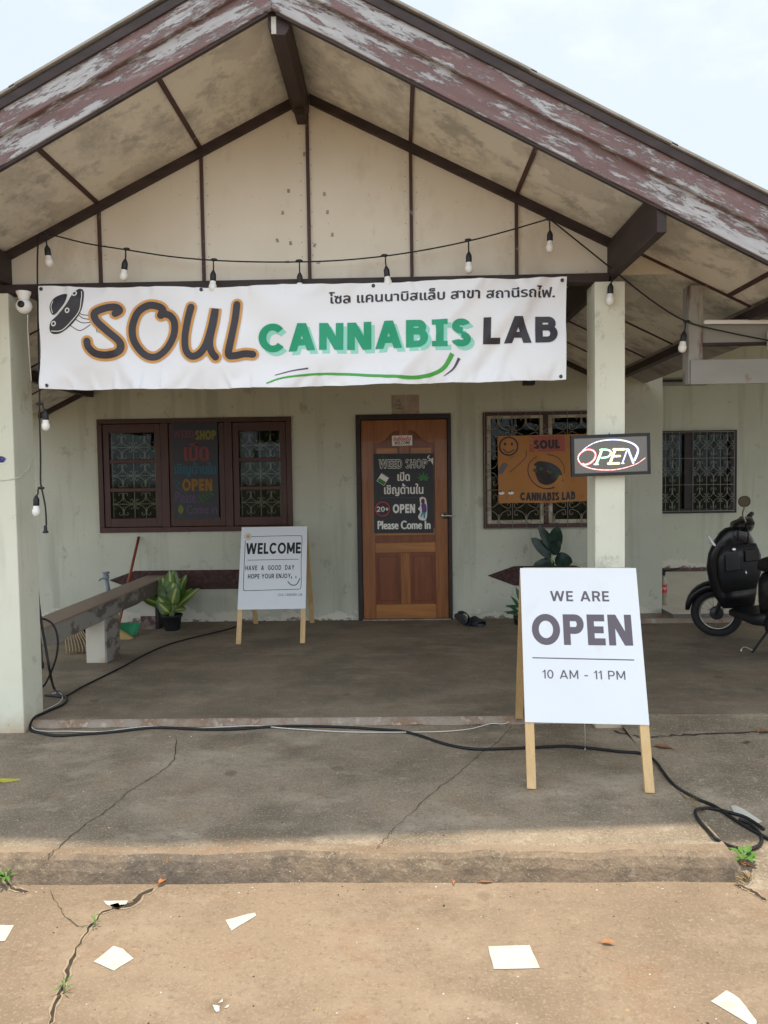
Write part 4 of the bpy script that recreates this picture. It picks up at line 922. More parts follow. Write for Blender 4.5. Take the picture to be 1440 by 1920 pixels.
for ang in (-1.0, -.5, 0, .5, 1.0):
    dx, dy = math.sin(ang), -math.cos(ang); A_.poly([(718, 868), (718+dx*8-dy*2, 868+dy*8+dx*2), (718+dx*14, 868+dy*14), (718+dx*8+dy*2, 868+dy*8-dx*2)], 'poster_darkgreen', .5+ang*.1)
A_.poly([(716, 886), (730, 895), (720, 911), (706, 902)], 'ink_white', 1); A_.poly([(711.5, 896.5), (724, 904), (719.5, 910), (707, 902)], 'poster_green', 2); A_.stroke([(716, 887), (730, 896)], 2.2, 'ink_grey', 2.5)
A_.poly([(787, 934), (794, 932), (799, 937), (801, 955), (799, 974), (788, 975), (784, 969), (788, 960), (784, 954), (788, 948)], 'ink_white', 1, 3); A_.ell(793, 940, 3.6, 5, 'poster_brown', 2); A_.poly([(790, 946), (797, 944), (800, 952), (799, 961), (792, 962), (791, 954)], 'poster_purple', 2, 3)
A_.poly([(791, 961), (798, 961), (797, 972), (794, 972), (794, 964), (790, 970), (788, 969)], 'poster_teal', 2.5)
A_.stroke([(805, 854), (802, 858), (807, 861), (804, 864)], 1.8, 'ink_white', 1); A_.poly([(806, 862), (812, 858), (812, 872)], 'ink_white', 1)
g = MB(); O = f_(0, 0, 0); g.prism([f_(0, 0, 0), f_(w_, 0, 0), f_(w_, h_, 0), f_(0, h_, 0)], (0, .004, 0), 'poster_black'); A_.emit(g, f_, .0005)
tag(g.build('door_poster'), 'black WEED SHOP poster with white Thai and English lettering on the wooden door', 'poster')
quad = [(735, 817), (773, 816), (773, 835), (735, 836)]
A_, f_, w_, h_ = wallmap(quad, WY-.012); A_.btext('ยินดีต้อนรับ', 738, 818, 770, 826, 'red_paint', 1, .3); A_.caps('WELCOME', 739.5, 827.5, 768.5, 833, 'ink_black', 1, .22, .14)
g = MB(); g.prism([f_(0, 0, 0), f_(w_, 0, 0), f_(w_, h_, 0), f_(0, h_, 0)], (0, .004, 0), 'ink_white'); A_.emit(g, f_, .0005); tag(g.build('welcome_plate'), 'small white WELCOME plate with red Thai lettering high on the door', 'sign')
for quad, m_, lb in (([(734, 741), (761, 740), (761, 776), (734, 777)], 'paper_tan', 'left faded paper charm with a seated figure above the front door'), ([(761.5, 740), (786, 740), (786, 775.5), (761.5, 776)], 'paper_pinkish', 'right pinkish paper charm with a round figure above the front door')):
    A_, f_, w_, h_ = wallmap(quad, WY-.003); cx = (quad[0][0]+quad[1][0])/2; cy = 756
    if m_ == 'paper_tan': A_.poly([(cx, cy-9), (cx+2, cy-3), (cx+4, cy+2), (cx+7, cy+9), (cx-7, cy+9), (cx-4, cy+2), (cx-2, cy-3)], 'tape_grey', 1); A_.stroke([(cx-8, cy+10), (cx+8, cy+10)], 1.2, 'old_post', 1.5); A_.stroke([(cx-4, cy+2), (cx, cy-8), (cx+4, cy+2)], .9, 'ink_grey', 2); A_.stroke([(cx-7, cy+8), (cx-3, cy+3), (cx+3, cy+3), (cx+7, cy+8)], .9, 'ink_grey', 2)
    else: A_.stroke([(cx+6*math.cos(t_), cy+4+6*math.sin(t_)) for t_ in [i*.785 for i in range(8)]], 1.4, 'old_post', 1, True); A_.stroke([(cx-2, cy-3), (cx, cy-10), (cx+2, cy-3)], 1.2, 'old_post', 1.5)
    g = MB(); g.prism([f_(0, 0, 0), f_(w_, 0, 0), f_(w_, h_, 0), f_(0, h_, 0)], (0, .002, 0), m_); A_.emit(g, f_, .0005); tag(g.build('paper_charm'), lb, 'paper charm', 'paper charms above the door')
# chalk lettered sheet in the middle casement
quad = [(323, 789), (408, 788), (410, 973), (325, 974)]
A_, f_, w_, h_ = wallmap(quad, WY-.016)
A_.caps('WEED', 326, 807, 364, 820, 'chalk_pink', 1, .26, .1); A_.caps('SHOP', 367, 807, 406, 824, 'chalk_yellow', 1, .30, .06)
A_.btext('เปิด', 345, 829, 392, 864, 'chalk_red', 1, 1.3); A_.btext('เชิญด้านใน', 327, 866, 406, 893, 'chalk_blue', 1, .8); A_.caps('OPEN', 341, 898, 398, 920, 'chalk_orange', 1, .28, .1)
A_.text('Please', 328, 922, 366, 942, 'chalk_lilac', 1, 0); A_.text('Come in', 349, 947, 406, 963, 'chalk_lilac', 1, 0)
A_.stroke([(329, 900), (336, 905), (330, 912), (338, 918), (348, 924)], 1.2, 'chalk_blue', 1); A_.stroke([(372, 942), (385, 930), (398, 924)], 1.2, 'chalk_green', 1)
for k in range(4): A_.stroke([(376+k*6, 938-k*4), (382+k*6, 940-k*4)], 2.0, 'chalk_green', 1.5); A_.stroke([(376+k*6, 938-k*4), (374+k*6, 930-k*4)], 2.0, 'chalk_green', 1.5)
A_.ell(338, 955, 5, 8, 'chalk_yellow', 1); A_.stroke([(338, 942), (337, 968)], 1.4, 'chalk_green', 2)
g = MB(); g.prism([f_(0, 0, 0), f_(w_, 0, 0), f_(w_, h_, 0), f_(0, h_, 0)], (0, .003, 0), 'poster_black'); A_.emit(g, f_, .0004); tag(g.build('chalk_poster'), 'black sheet with colourful chalk WEED SHOP lettering in the middle casement', 'poster')
# orange cloth on the right window
quad = [(932, 818), (1118, 813), (1119, 940), (936, 944)]
A_, f_, w_, h_ = wallmap(quad, WY-.062)
A_.poly([(992, 818), (1058, 817), (1059, 846), (992, 848)], 'cloth_red', 1); A_.caps('SOUL', 1000, 825.5, 1049, 841, 'ink_black', 2, .32, .06)
A_.caps('CANNABIS LAB', 975.5, 924, 1079, 936.8, 'ink_black', 2, .31, .05, True)
A_.stroke([(953+17*math.cos(t_), 837+17*math.sin(t_)) for t_ in [i*.524 for i in range(12)]], 3, 'ink_black', 1.5, True)
for ex in (946, 959): A_.ell(ex, 833, 2.2, 3.0, 'ink_black', 1.5)
A_.stroke([(943, 843), (952, 849), (963, 844)], 2, 'ink_black', 1.5)
A_.poly([(985, 850), (1000, 848), (960, 860), (1012, 905), (1000, 910), (952, 866)], 'cloth_shadow', .7)
A_.stroke([(986, 845), (984, 860), (956, 886)], 1.3, 'ink_black', 1.5)
A_.stroke([(1006, 856), (992, 870), (991, 890), (1003, 908), (1022, 916), (1038, 914)], (1.2, 2.5), 'ink_black', 1.5); A_.stroke([(1026, 852), (1045, 858), (1057, 874), (1058, 888)], (1.5, 1.0), 'ink_black', 1.5)
A_.poly([(1003, 884), (1008, 875), (1030, 880), (1046, 890), (1040, 903), (1025, 909), (1010, 903)], 'door_frame', 2, 4); A_.poly([(1001, 872), (1010, 865), (1032, 868), (1048, 878), (1054, 891), (1042, 886), (1022, 880), (1008, 876)], 'poster_black', 3, 4)
for x, y in ((1003, 882), (1014, 879), (1031, 886), (1044, 892), (1048, 888)): A_.ell(x, y, 4, 3, 'chalk_green', 3.5)
A_.poly([(937, 876), (944, 868), (952, 872), (946, 882), (940, 890), (934, 886)], 'ink_grey', 1.5, 3)
for x in (941, 959): A_.ell(x, 924.5, 5.5, 3.4, 'ink_white', 1.5); A_.stroke([(x-5, 923), (x, 920.5), (x+5, 923)], 1.2, 'ink_black', 2); A_.ell(x-1, 922.5, 1.3, 1.1, 'ink_black', 2.2)
A_.stroke([(949, 929), (950, 936), (952, 930)], .8, 'ink_grey', 1.5); A_.stroke([(1055, 897), (1057, 902), (1053, 901)], .8, 'ink_black', 1.5)
g = MB(); NX, NY = 40, 28
def cloth_map(x, y, h):
    p = f_(x, y, h); a, t = x/w_, y/h_; p.y -= .006*math.sin(a*11+t*4)+.004*math.sin(a*23-t*7)+.008*math.exp(-((a-.3-t*.4)/.05)**2); p.z += .004*math.sin(a*9)*t; return p
g.add([cloth_map(w_*i/NX, h_*j/NY, 0) for j in range(NY+1) for i in range(NX+1)], [(j*(NX+1)+i, j*(NX+1)+i+1, (j+1)*(NX+1)+i+1, (j+1)*(NX+1)+i) for j in range(NY) for i in range(NX)], 'orange_cloth', True)
A_.emit(g, cloth_map, .0008, .05); tag(g.build('cloth_banner'), 'orange cloth banner with a red SOUL panel hung on the right window bars', 'banner')
# LED sign on the right pillar
quad = [(1070, 817), (1219, 811), (1220, 889), (1072, 894)]
A_, f_, w_, h_ = wallmap(quad, 4.150)
led = thing('led_sign', 'black framed LED sign glowing OPEN in red, green, yellow and blue on the right pillar', 'sign', f_(w_/2, h_, 0)); fw = .017
g = MB()
for a, b_, c, d in ((0, w_, 0, fw), (0, w_, h_-fw, h_), (0, fw, fw, h_-fw), (w_-fw, w_, fw, h_-fw)): g.prism([f_(a, c, .004), f_(b_, c, .004), f_(b_, d, .004), f_(a, d, .004)], (0, .03, 0), 'plastic_black')
g.build('frame', led, .002); g = MB(); g.prism([f_(fw, fw, 0), f_(w_-fw, fw, 0), f_(w_-fw, h_-fw, 0), f_(fw, h_-fw, 0)], (0, .012, 0), 'led_back')
def cc(p): return (1060+p[0]/8, 800+p[1]/8)
LED = [([(255, 360), (330, 300), (430, 245), (560, 208), (740, 195), (900, 215), (1020, 260), (1082, 320), (1085, 380), (1060, 450), (1035, 500)], 4.6, 'led_blue', (1.0, 4.6)),
       ([(1195, 470), (1080, 550), (950, 600), (780, 640), (600, 650), (420, 635), (280, 590), (210, 530), (190, 470), (215, 410), (280, 360), (350, 343), (420, 365), (450, 420), (430, 490), (370, 545), (300, 570), (262, 560)], 4.6, 'led_red', (1.2, 4.4)),
       ([(545, 345), (520, 420), (490, 490), (460, 560)], 4.6, 'led_green', None), ([(520, 350), (600, 345), (670, 365), (675, 410), (630, 455), (540, 470)], 3.4, 'led_green', None), ([(430, 565), (490, 565)], 2.4, 'led_green', None),
       ([(745, 345), (710, 430), (665, 555)], 5.0, 'led_yellow', None), ([(720, 342), (880, 340)], 4.4, 'led_yellow', None), ([(720, 445), (815, 440)], 4.0, 'led_yellow', None), ([(640, 555), (800, 550)], 4.4, 'led_yellow', None),
       ([(925, 340), (890, 440), (850, 550)], 2.6, 'led_blue', None), ([(940, 345), (980, 450), (1015, 545)], 4.2, 'led_blue', None), ([(840, 552), (875, 550)], 2.2, 'led_blue', None), ([(905, 338), (950, 340)], 2.2, 'led_blue', None)]
for i, (pts, w2, m_, tp) in enumerate(LED):
    q = [cc(p) for p in pts]; A_.stroke(q, tp or w2, m_, 1+i*.3); A_.stroke(q, tuple(v*.45 for v in tp) if tp else w2*.45, 'led_core', 6+i*.3)
    sm = catmull([Vector((p[0], p[1], 0)) for p in q], 8) if len(q) > 2 else [Vector((*q[0], 0)).lerp(Vector((*q[1], 0)), k/8) for k in range(9)]
    acc = 0
    for k in range(1, len(sm)):
        acc += (sm[k]-sm[k-1]).length
        if acc > (11 if tp and k > 0 and i < 2 else 4.6): acc = 0; A_.ell(sm[k].x, sm[k].y, .62, .62, 'led_back', 11, 0, 8)
A_.emit(g, f_, .0003); g.build('panel', led)
g = MB(); p = f_(w_/2, 0, 0); g.tube([p+Vector((0, .02, 0)), p+Vector((0, .02, .012))], .004, 'steel', 8); g.build('hanger', led)
# small tape marks left on the gable
for k, (u, v, r) in enumerate(((541, 358, 0), (608, 364, .1), (530, 399, 0), (614, 398, 0), (623, 440, 0), (520, 451, .5), (545, 456, 0), (590, 460, -.4), (571, 289, 0), (539, 491, 0), (597, 493, 0))):
    p = aty(u, v, GY+.0145 if k != 8 else GY-.0025); g = MB(); ca, sa = math.cos(r), math.sin(r); a, b_ = (.0105, .006) if v > 480 else (.0075, .0105)
    g.prism([(p.x+x*ca-z*sa, p.y-.0005, p.z+x*sa+z*ca) for x, z in ((-a, -b_), (a, -b_), (a, b_), (-a, b_))], (0, -.001, 0), 'tape_grey'); tag(g.build('tape_scrap'), 'scrap of old grey tape stuck on the cream gable boards', 'tape', 'tape scraps on the gable')

# ------------------------------------------------------------------ string lights
CY = 4.175
sl = thing('string_lights', 'black string of white bulbs draped across the gable and down the left pillar', 'string lights', aty(560, 490, CY))
def cpx(pts, Y=CY): return [aty(u, v, Y) for u, v in pts]
g = MB()
main = catmull(cpx([(72, 446), (85, 438), (160, 456), (235, 468), (320, 481), (400, 488), (480, 491), (560, 491), (640, 488), (722, 480), (800, 468), (878, 452), (955, 432), (1030, 410)]), 4)
g.tube(main, .0042, 'cable_black', 6); g.tube(catmull(cpx([(1030, 410), (1090, 458), (1157, 512)], 4.19), 4), .0042, 'cable_black', 6)
g.tube(catmull([aty(1157, 512, 4.19), aty(1220, 562, 4.22), aty(1285, 602, 4.25), aty(1360, 622, 4.24), aty(1475, 645, 4.24)], 4), .0042, 'cable_black', 6)
g.tube(catmull(cpx([(72, 446), (70, 500), (72, 640), (74, 740), (74, 780), (76, 850), (76, 900), (78, 915), (85, 950), (87, 985)]), 4), .0048, 'cable_black', 6)
g.build('cord', sl)
def hang_bulb(joint, sock, bulb, Y):
    a, b_, c = aty(*joint, Y), aty(*sock, Y), aty(*bulb, Y); ax = (c-b_).normalized(); g = MB()
    g.ball(a, .011, 'plastic_black', 10, 6, (1.9, .8, .8)); g.tube(catmull([a, a+Vector((b_.x-a.x, 0, -.006))*.6+Vector((0, 0, -.004)), b_.lerp(a, .35), b_], 4), .0042, 'cable_black', 6)
    g.lathe([(.005, -.004), (.009, .004), (.0145, .014), (.0165, .022), (.0165, .05), (.0155, .055)], b_, 'plastic_black', 14, ax)
    so = g.build('socket', sl); g = MB(); k = .055
    g.lathe([(.014, k-.002), (.0165, k+.004), (.018, k+.018), (.0215, k+.024), (.0225, k+.034), (.0205, k+.046), (.015, k+.055), (.007, k+.060), (.001, k+.0615)], b_, 'bulb_white', 18, ax); bo = g.build('bulb', so)
for j, s_, b_ in (((85, 439), (88, 461), (92, 492)), ((237, 467), (235, 487), (232, 515)), ((401, 487), (400, 508), (399, 535)), ((561, 489), (562, 512), (562, 540)), ((721, 479), (724, 500), (727, 527)), ((878, 450), (879, 473), (879, 497)), ((1030, 411), (1031, 433), (1031, 463))):
    hang_bulb(j, s_, b_, CY-.02)
hang_bulb((1155, 513), (1145, 532), (1144, 556), 4.17); hang_bulb((1288, 603), (1283, 622), (1279, 655), 4.235)
hang_bulb((74, 757), (85, 769), (86, 800), CY); hang_bulb((77, 915), (68, 930), (68, 955), CY)
g = MB(); p = aty(85, 985, CY); g.lathe([(.005, 0), (.009, -.006), (.010, -.03), (.016, -.036), (.016, -.042), (.010, -.044)], p, 'plastic_black', 12)
for e in (-1, 1): g.box((p.x+e*.006-.001, p.y-.003, p.z-.058), (p.x+e*.006+.001, p.y+.003, p.z-.043), 'steel')
g.build('plug', sl)
# camera, sticker and leads on the left pillar
c = aty(45, 567, 4.13); sc_ = thing('security_camera', 'white round security camera fixed under the beam on the left pillar', 'camera', c)
g = MB(); g.lathe([(.040, .058), (.038, .05), (.030, .03), (.028, .02), (.024, .012)], c, 'plastic_white', 20); g.build('mount', sc_)
g = MB(); g.ball(c+Vector((0, 0, -.02)), .042, 'plastic_white', 20, 14); bdy = g.build('body', sc_); g = MB(); q = c+Vector((.002, -.037, -.018)); g.lathe([(.019, -.004), (.019, .004), (.014, .007), (.004, .009)], q, 'plastic_black', 16, (0, -1, .05)); g.build('lens', sc_)
g = MB(); g.tube(catmull([aty(52, 590, 4.14), aty(52, 615, 4.17), aty(54, 650, 4.20), aty(57, 690, 4.26), aty(59, 715, 4.30)], 4), .0028, 'cable_white', 6); g.build('cable', sc_)
g = MB(); g.tube([aty(0, 901, 4.196), aty(20, 899, 4.196), aty(38, 894, 4.196)]+catmull([atx(42, 892, -2.167), atx(52, 880, -2.167), atx(57, 868, -2.166), atx(63, 862, -2.166)], 3), .002, 'cable_white', 6); tag(g.build('white_lead'), 'thin loose white wire curving round the left pillar', 'cable')
c = aty(2, 862, 4.1985); g = MB(); g.prism([c+Vector((.026*math.cos(t_)*(1+.15*math.sin(3*t_)), 0, .020*math.sin(t_))) for t_ in [i*.449 for i in range(14)]], (0, -.001, 0), 'sticker_blue'); g.prism([c+Vector((x, -.0012, z)) for x, z in ((-.025, -.018), (.024, -.016), (.02, -.021), (-.022, -.023))], (0, -.0006, 0), 'ink_white'); tag(g.build('sticker'), 'small blue and white sticker on the front of the left pillar', 'sticker')
g = MB(); g.box((-2.27, 4.5, 2.2), (-2.25, 4.53, 2.29), 'plastic_white'); g.tube(catmull([(-2.26, 4.49, 2.20), (-2.245, 4.48, 2.24), (-2.26, 4.49, 2.29)], 4), .004, 'plastic_white', 6); tag(g.build('lamp_fitting'), 'little white fitting hanging between the left pillar and the banner', 'fitting')
p = aty(993, 718, 6.0); g = MB(); g.box((p.x-.045, 6.0, p.z-.012), (p.x+.045, 6.08, p.z+.1), 'plastic_black'); g.tube([(p.x, 6.04, p.z+.1), (p.x, 6.04, sof(p.x)+.004)], .008, 'plastic_black', 8); tag(g.build('ceiling_fixture', bevel=.004), 'dark box fixture hanging from the porch ceiling behind the banner', 'fixture')

# ------------------------------------------------------------------ hanging board frame at the right
Y0 = 4.262; hf = thing('hanging_signboard', 'weathered grey boards on a short stained post hanging under the right eave', 'sign', (1.66, Y0, 1.9))
a = aty(1291, 640, Y0); b_ = aty(1318, 640, Y0); zt_ = sof(b_.x)-.004; zb_ = aty(1300, 720, Y0).z
g = MB(); g.box((a.x, Y0, zb_), (b_.x, Y0+.09, zt_), 'old_post'); g.build('post', hf, .004)
z0, z1 = aty(1330, 642, Y0).z, aty(1330, 608, Y0).z; g = MB(); g.box((b_.x, Y0+.012, z0), (b_.x+1.3, Y0+.06, z1), 'old_board'); g.box((b_.x, Y0+.01, z0-.014), (b_.x+1.3, Y0+.062, z0), 'dark_wood'); g.build('upper_board', hf, .002)
z0, z1 = aty(1330, 721, Y0).z, aty(1330, 675, Y0).z; g = MB(); g.box((a.x+.006, Y0-.022, z0), (b_.x+1.3, Y0-.001, z1), 'old_board'); g.build('lower_board', hf, .003)
g = MB(); z1 = aty(1310, 605, Y0).z; g.bar((b_.x+.0, Y0-.012, z1), (b_.x+1.3, Y0-.03, z1-.02), .02, .022, 'plastic_white'); g.build('rail', hf, .004)
g = MB(); x = aty(1441, 640, Y0).x; g.box((x-.012, Y0-.03, aty(1440, 656, Y0).z), (x+.03, Y0-.004, aty(1440, 622, Y0).z), 'pillar_paint'); g.build('bracket', hf, .002)

# ------------------------------------------------------------------ cables on the floor
def floor_cable(name, px, r, m, label, extra=(), w0=()):
    pts = list(w0)+[gpt(u, v, r+.001+(.006 if m == 'cable_white' else 0)) for u, v in px]; g = MB(); g.tube(catmull(pts, 6), r, m, 7)
    for e in extra: g.tube(catmull(e, 6), r, m, 7)
    tag(g.build(name), label, 'cable'); return
floor_cable('power_cable', [(125, 1311), (119, 1323), (88, 1337), (62, 1350), (57, 1364), (72, 1376), (105, 1382), (150, 1380), (215, 1375), (290, 1367), (370, 1370), (440, 1370), (500, 1366), (560, 1364), (640, 1366), (720, 1371), (755, 1374), (790, 1383), (835, 1398), (885, 1407), (940, 1407), (985, 1405), (1030, 1403), (1060, 1402), (1110, 1406), (1160, 1412), (1205, 1416), (1228, 1430), (1250, 1460), (1270, 1480), (1310, 1502), (1340, 1515), (1380, 1542), (1425, 1568), (1475, 1592)], .0075, 'cable_black', 'thick black power cable running from the left pillar across the apron to the right', w0=[aty(69, 1090, 4.47), aty(75, 1150, 4.47), aty(85, 1210, 4.46), aty(94, 1262, 4.48), gpt(101, 1297, .03), gpt(112, 1307, .009)])
lp = [(1432, 1558), (1400, 1537), (1370, 1527), (1340, 1520), (1318, 1519), (1304, 1524), (1308, 1538), (1325, 1558), (1345, 1578), (1370, 1590), (1395, 1595), (1418, 1592), (1428, 1580), (1424, 1566), (1405, 1548), (1385, 1540)]
floor_cable('cable_loop', lp, .0072, 'cable_black', 'loose loop of black cable lying beside the right corner of the apron')
floor_cable('porch_cable', [(470, 1146), (462, 1156), (452, 1168), (440, 1177), (400, 1188), (350, 1200), (310, 1212), (270, 1230), (230, 1252), (190, 1272), (150, 1292), (122, 1308), (100, 1307), (84, 1306)], .0065, 'cable_black', 'black cable curving over the porch floor from the WELCOME board to the left pillar')
g = MB(); g.tube(catmull([aty(68, 1163, 4.50), aty(84, 1161, 4.50), aty(100, 1172, 4.50), aty(108, 1195, 4.50), aty(107, 1225, 4.5), aty(98, 1255, 4.5), aty(85, 1282, 4.5), aty(76, 1290, 4.5)], 6), .0065, 'cable_black', 7); tag(g.build('cable_loop'), 'black cable loop bulging out from behind the left pillar at bench height', 'cable')
g = MB(); g.tube(catmull([aty(70, 1175, 4.46), aty(75, 1192, 4.46), aty(78, 1215, 4.46), aty(79, 1240, 4.46)], 6), .0035, 'cable_black', 6); p = aty(79, 1240, 4.46); g.lathe([(.005, 0), (.010, -.01), (.010, -.035), (.006, -.045)], p, 'plastic_black', 10); tag(g.build('hanging_plug'), 'small black plug on a thin cord hanging against the left pillar', 'plug')
floor_cable('white_cable', [(98, 1303), (112, 1302), (117, 1312), (108, 1322), (80, 1336), (58, 1346), (54, 1352), (62, 1362), (85, 1374), (130, 1374), (190, 1375), (230, 1370), (285, 1365), (345, 1369), (420, 1366), (480, 1364), (540, 1369), (640, 1375), (720, 1376), (820, 1375), (880, 1370), (920, 1360), (950, 1348), (972, 1336)], .0027, 'cable_white', 'thin white cable running beside the black one to the WE ARE OPEN board')
g = MB(); a, b_ = aty(1096, 1350, 3.55), gpt(1097, 1409, .004); g.tube([a, a.lerp(b_, .5)+Vector((.002, 0, 0)), b_], .0018, 'cable_white', 5); g.ball(b_+Vector((0, 0, .008)), .005, 'cable_white', 8, 6); tag(g.build('string'), 'short white string hanging below the WE ARE OPEN board', 'string')

# ------------------------------------------------------------------ plants
p = gpt(323, 1181); pl = thing('potted_plant', 'potted dumb cane with pale veined leaves in a black pot by the bench', 'plant', p)
g = MB(); g.lathe([(.066, 0), (.070, .01), (.086, .125), (.098, .128), (.099, .148), (.092, .148), (.084, .12), (.02, .118)], p, 'plastic_black', 26); g.build('pot', pl); g = MB(); g.lathe([(.085, .114), (.05, .122), (.002, .124)], p, 'soil', 20); g.build('potting_soil', pl)
st0 = p+Vector((0, 0, .12)); LV = [((-.03, 0, 1), .30, .085, .05, .13), ((.04, -.05, 1), .24, .115, .45, .17), ((-.25, -.05, .9), .26, .10, .55, .12), ((-.8, -.1, .55), .26, .105, .5, .09), ((-.45, .1, 1.0), .26, .09, .2, .12), ((.62, -.05, .62), .30, .10, .25, .08), ((.35, .12, .9), .26, .07, .25, .14), ((.16, -.3, .75), .20, .10, .9, .10), ((-.3, -.35, .6), .18, .10, .8, .06), ((.1, -.2, 1), .16, .09, .9, .16), ((-.12, .1, 1), .24, .09, .3, .16), ((-.6, .25, .8), .22, .085, .4, .10), ((.5, .3, .8), .22, .08, .5, .10), ((-.15, -.4, .35), .16, .085, 1.0, .04), ((.35, -.35, .35), .17, .08, 1.0, .05), ((.05, .3, 1.1), .26, .08, .15, .15), ((.3, -.1, 1.1), .2, .08, .5, .15)]
for d, L_, w2, bn, h0 in LV:
    d = Vector(d).normalized(); b0 = st0+Vector((d.x*.02, d.y*.02, h0*.3)); b1 = b0+(d+Vector((0, 0, .6))).normalized()*h0; g = MB(); g.tube([b0-Vector((0, 0, h0*.3)), b0, b1], [.008, .007, .004], 'plant_stem', 7); leaf_blade(g, b1, d, Vector((0, -1, .5)) if abs(d.x) < .5 else Vector((0, -.6, 1)), L_*.92, w2*1.35, 'leaf_variegated', bn, .18, 13, True, .6, .62); g.build('leaf', pl)
p = aty(1038, 1090, 6.95); p.z = 0; rp_ = thing('rubber_plant', 'dark rubber plant with big oval leaves rising behind the WE ARE OPEN board', 'plant', p)
g = MB(); g.lathe([(.09, 0), (.12, .2), (.13, .22), (.12, .22), (.10, .2), (.01, .19)], p, 'plastic_black', 22); g.build('pot', rp_)
g = MB(); g.tube(catmull([p+Vector((0, 0, .18)), p+Vector((.005, 0, .4)), p+Vector((-.02, 0, .62)), aty(1037, 1030, 6.95)], 5), [.012]*10+[.008]*6, 'plant_stem', 8); g.build('stem', rp_)
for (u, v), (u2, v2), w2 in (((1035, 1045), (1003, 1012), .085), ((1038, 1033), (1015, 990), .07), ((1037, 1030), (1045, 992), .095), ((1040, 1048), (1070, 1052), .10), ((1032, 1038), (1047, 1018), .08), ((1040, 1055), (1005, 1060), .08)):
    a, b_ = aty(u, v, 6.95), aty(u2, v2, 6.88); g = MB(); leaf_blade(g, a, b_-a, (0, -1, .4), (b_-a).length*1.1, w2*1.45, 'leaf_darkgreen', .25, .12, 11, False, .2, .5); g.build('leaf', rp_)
p = aty(975, 1150, 7.0); p.z = 0; lp_ = thing('leafy_plant', 'low green leafy plant against the wall left of the WE ARE OPEN board', 'plant', p)
g = MB(); g.lathe([(.05, 0), (.065, .08), (.06, .085), (.01, .08)], p, 'plastic_black', 18); g.build('pot', lp_)
for k, (dx, dz, L_) in enumerate(((-.9, .5, .17), (-.9, .95, .17), (-.9, .1, .14), (-.5, 1.2, .16), (-.75, .25, .15), (.3, 1.2, .15), (.8, .6, .15), (-.2, 1.3, .14))):
    b0 = p+Vector((0, 0, .08+.02*k)); g = MB(); g.tube([p+Vector((0, 0, .07)), b0], .004, 'plant_stem', 5); leaf_blade(g, b0, (dx, -.25, dz), (0, -.5, 1), L_, .05, 'leaf_midgreen', .5, .15, 8); g.build('leaf', lp_)

# ------------------------------------------------------------------ cleaning tools by the bench
br = thing('broom', 'broom with a red brown handle leaning on the wall behind the bench', 'broom', (-2.5, 6.7, 0))
a, b_ = aty(221, 1178, 6.62), aty(260, 1008, 7.27); g = MB(); g.tube([a, a.lerp(b_, .5), b_], .0135, 'broom_red', 10); g.ball(b_, .0135, 'broom_red', 10, 6); g.build('handle', br)
g = MB(); q = gpt(222, 1196, .0); g.loft([((a.x-.005, a.y-.02, .07), (.03, 0, 0), (0, .02, 0), 2), ((q.x, q.y-.02, .045), (.085, 0, 0), (0, .04, 0), 2), ((q.x+.03, q.y-.04, .012), (.125, 0, 0), (0, .05, 0), 2.5), ((q.x+.04, q.y-.05, .002), (.12, 0, 0), (0, .045, 0), 2.5)], 'straw', 18); g.build('brush', br)
p = gpt(232, 1194); g = MB(); x, y = p.x, p.y+.05
g.prism([(x-.10, y-.02, .01), (x+.075, y-.05, .01), (x+.095, y+.05, .10), (x-.09, y+.08, .10)], (0, .004, .004), 'green_plastic'); g.prism([(x+.075, y-.05, .008), (x+.10, y-.02, .008), (x+.115, y+.06, .10), (x+.095, y+.05, .105)], (.004, 0, 0), 'green_plastic')
tag(g.build('dustpan'), 'green plastic dustpan on the floor behind the bench leg', 'dustpan')
rk = thing('rake', 'bamboo rake lying on the floor under the bench', 'rake', gpt(140, 1220))
a = gpt(114, 1196, .11); b_ = gpt(165, 1214, .05); g = MB(); g.tube([gpt(110, 1197, .13), gpt(143, 1201, .115)], .012, 'bamboo', 8)
for i in range(9):
    t_ = i/8; s0 = gpt(122+t_*30, 1199+t_*2, .11); e0 = gpt(125+t_*48, 1228-t_*6, .004); mm = s0.lerp(e0, .75)+Vector((0, 0, .045)); g.tube(catmull([s0, mm, e0+Vector((0, 0, .04)), e0], 4), .0055, 'bamboo', 5)
g.tube(catmull([gpt(120, 1211, .07), gpt(140, 1213, .07), gpt(166, 1212, .07)], 3), .006, 'bamboo', 6); g.build('tines', rk)
g = MB(); g.tube([gpt(143, 1201, .115), (-2.55, 7.0, .05)], .012, 'bamboo', 8); g.build('handle', rk)
g = MB(); c = gpt(145, 1205); c = c+Vector((.0, .28, .0)); ring = []
secs = []
for i in range(8):
    t_ = i/7; rr_ = math.sin(math.pi*(.12+.80*t_)); secs.append(((c.x+.02*math.sin(i*2), c.y, .02+.24*t_), ((.20+.02*math.sin(i*3))*rr_, 0, 0), (0, .15*rr_, 0), 2.2))
o0 = len(g.v); g.loft(secs, 'bag_black', 28)
for i in range(o0, len(g.v)):
    q = Vector(g.v[i]); n_v = mnoise.noise(q*11)*.03+mnoise.noise(q*26)*.012; dd = (q-Vector((c.x, c.y, .12))); g.v[i] = tuple(q+dd.normalized()*n_v if dd.length > 0 else q)
tag(g.build('rubbish_bag'), 'crumpled black plastic bag under the bench behind the rake', 'bag')
pp = thing('water_pipe', 'grey plastic water pipe with a tap standing behind the bench', 'pipe', (-2.72, 6.7, 0)); p = aty(203, 1105, 6.7); g = MB(); top_ = aty(199, 1083, 6.7)
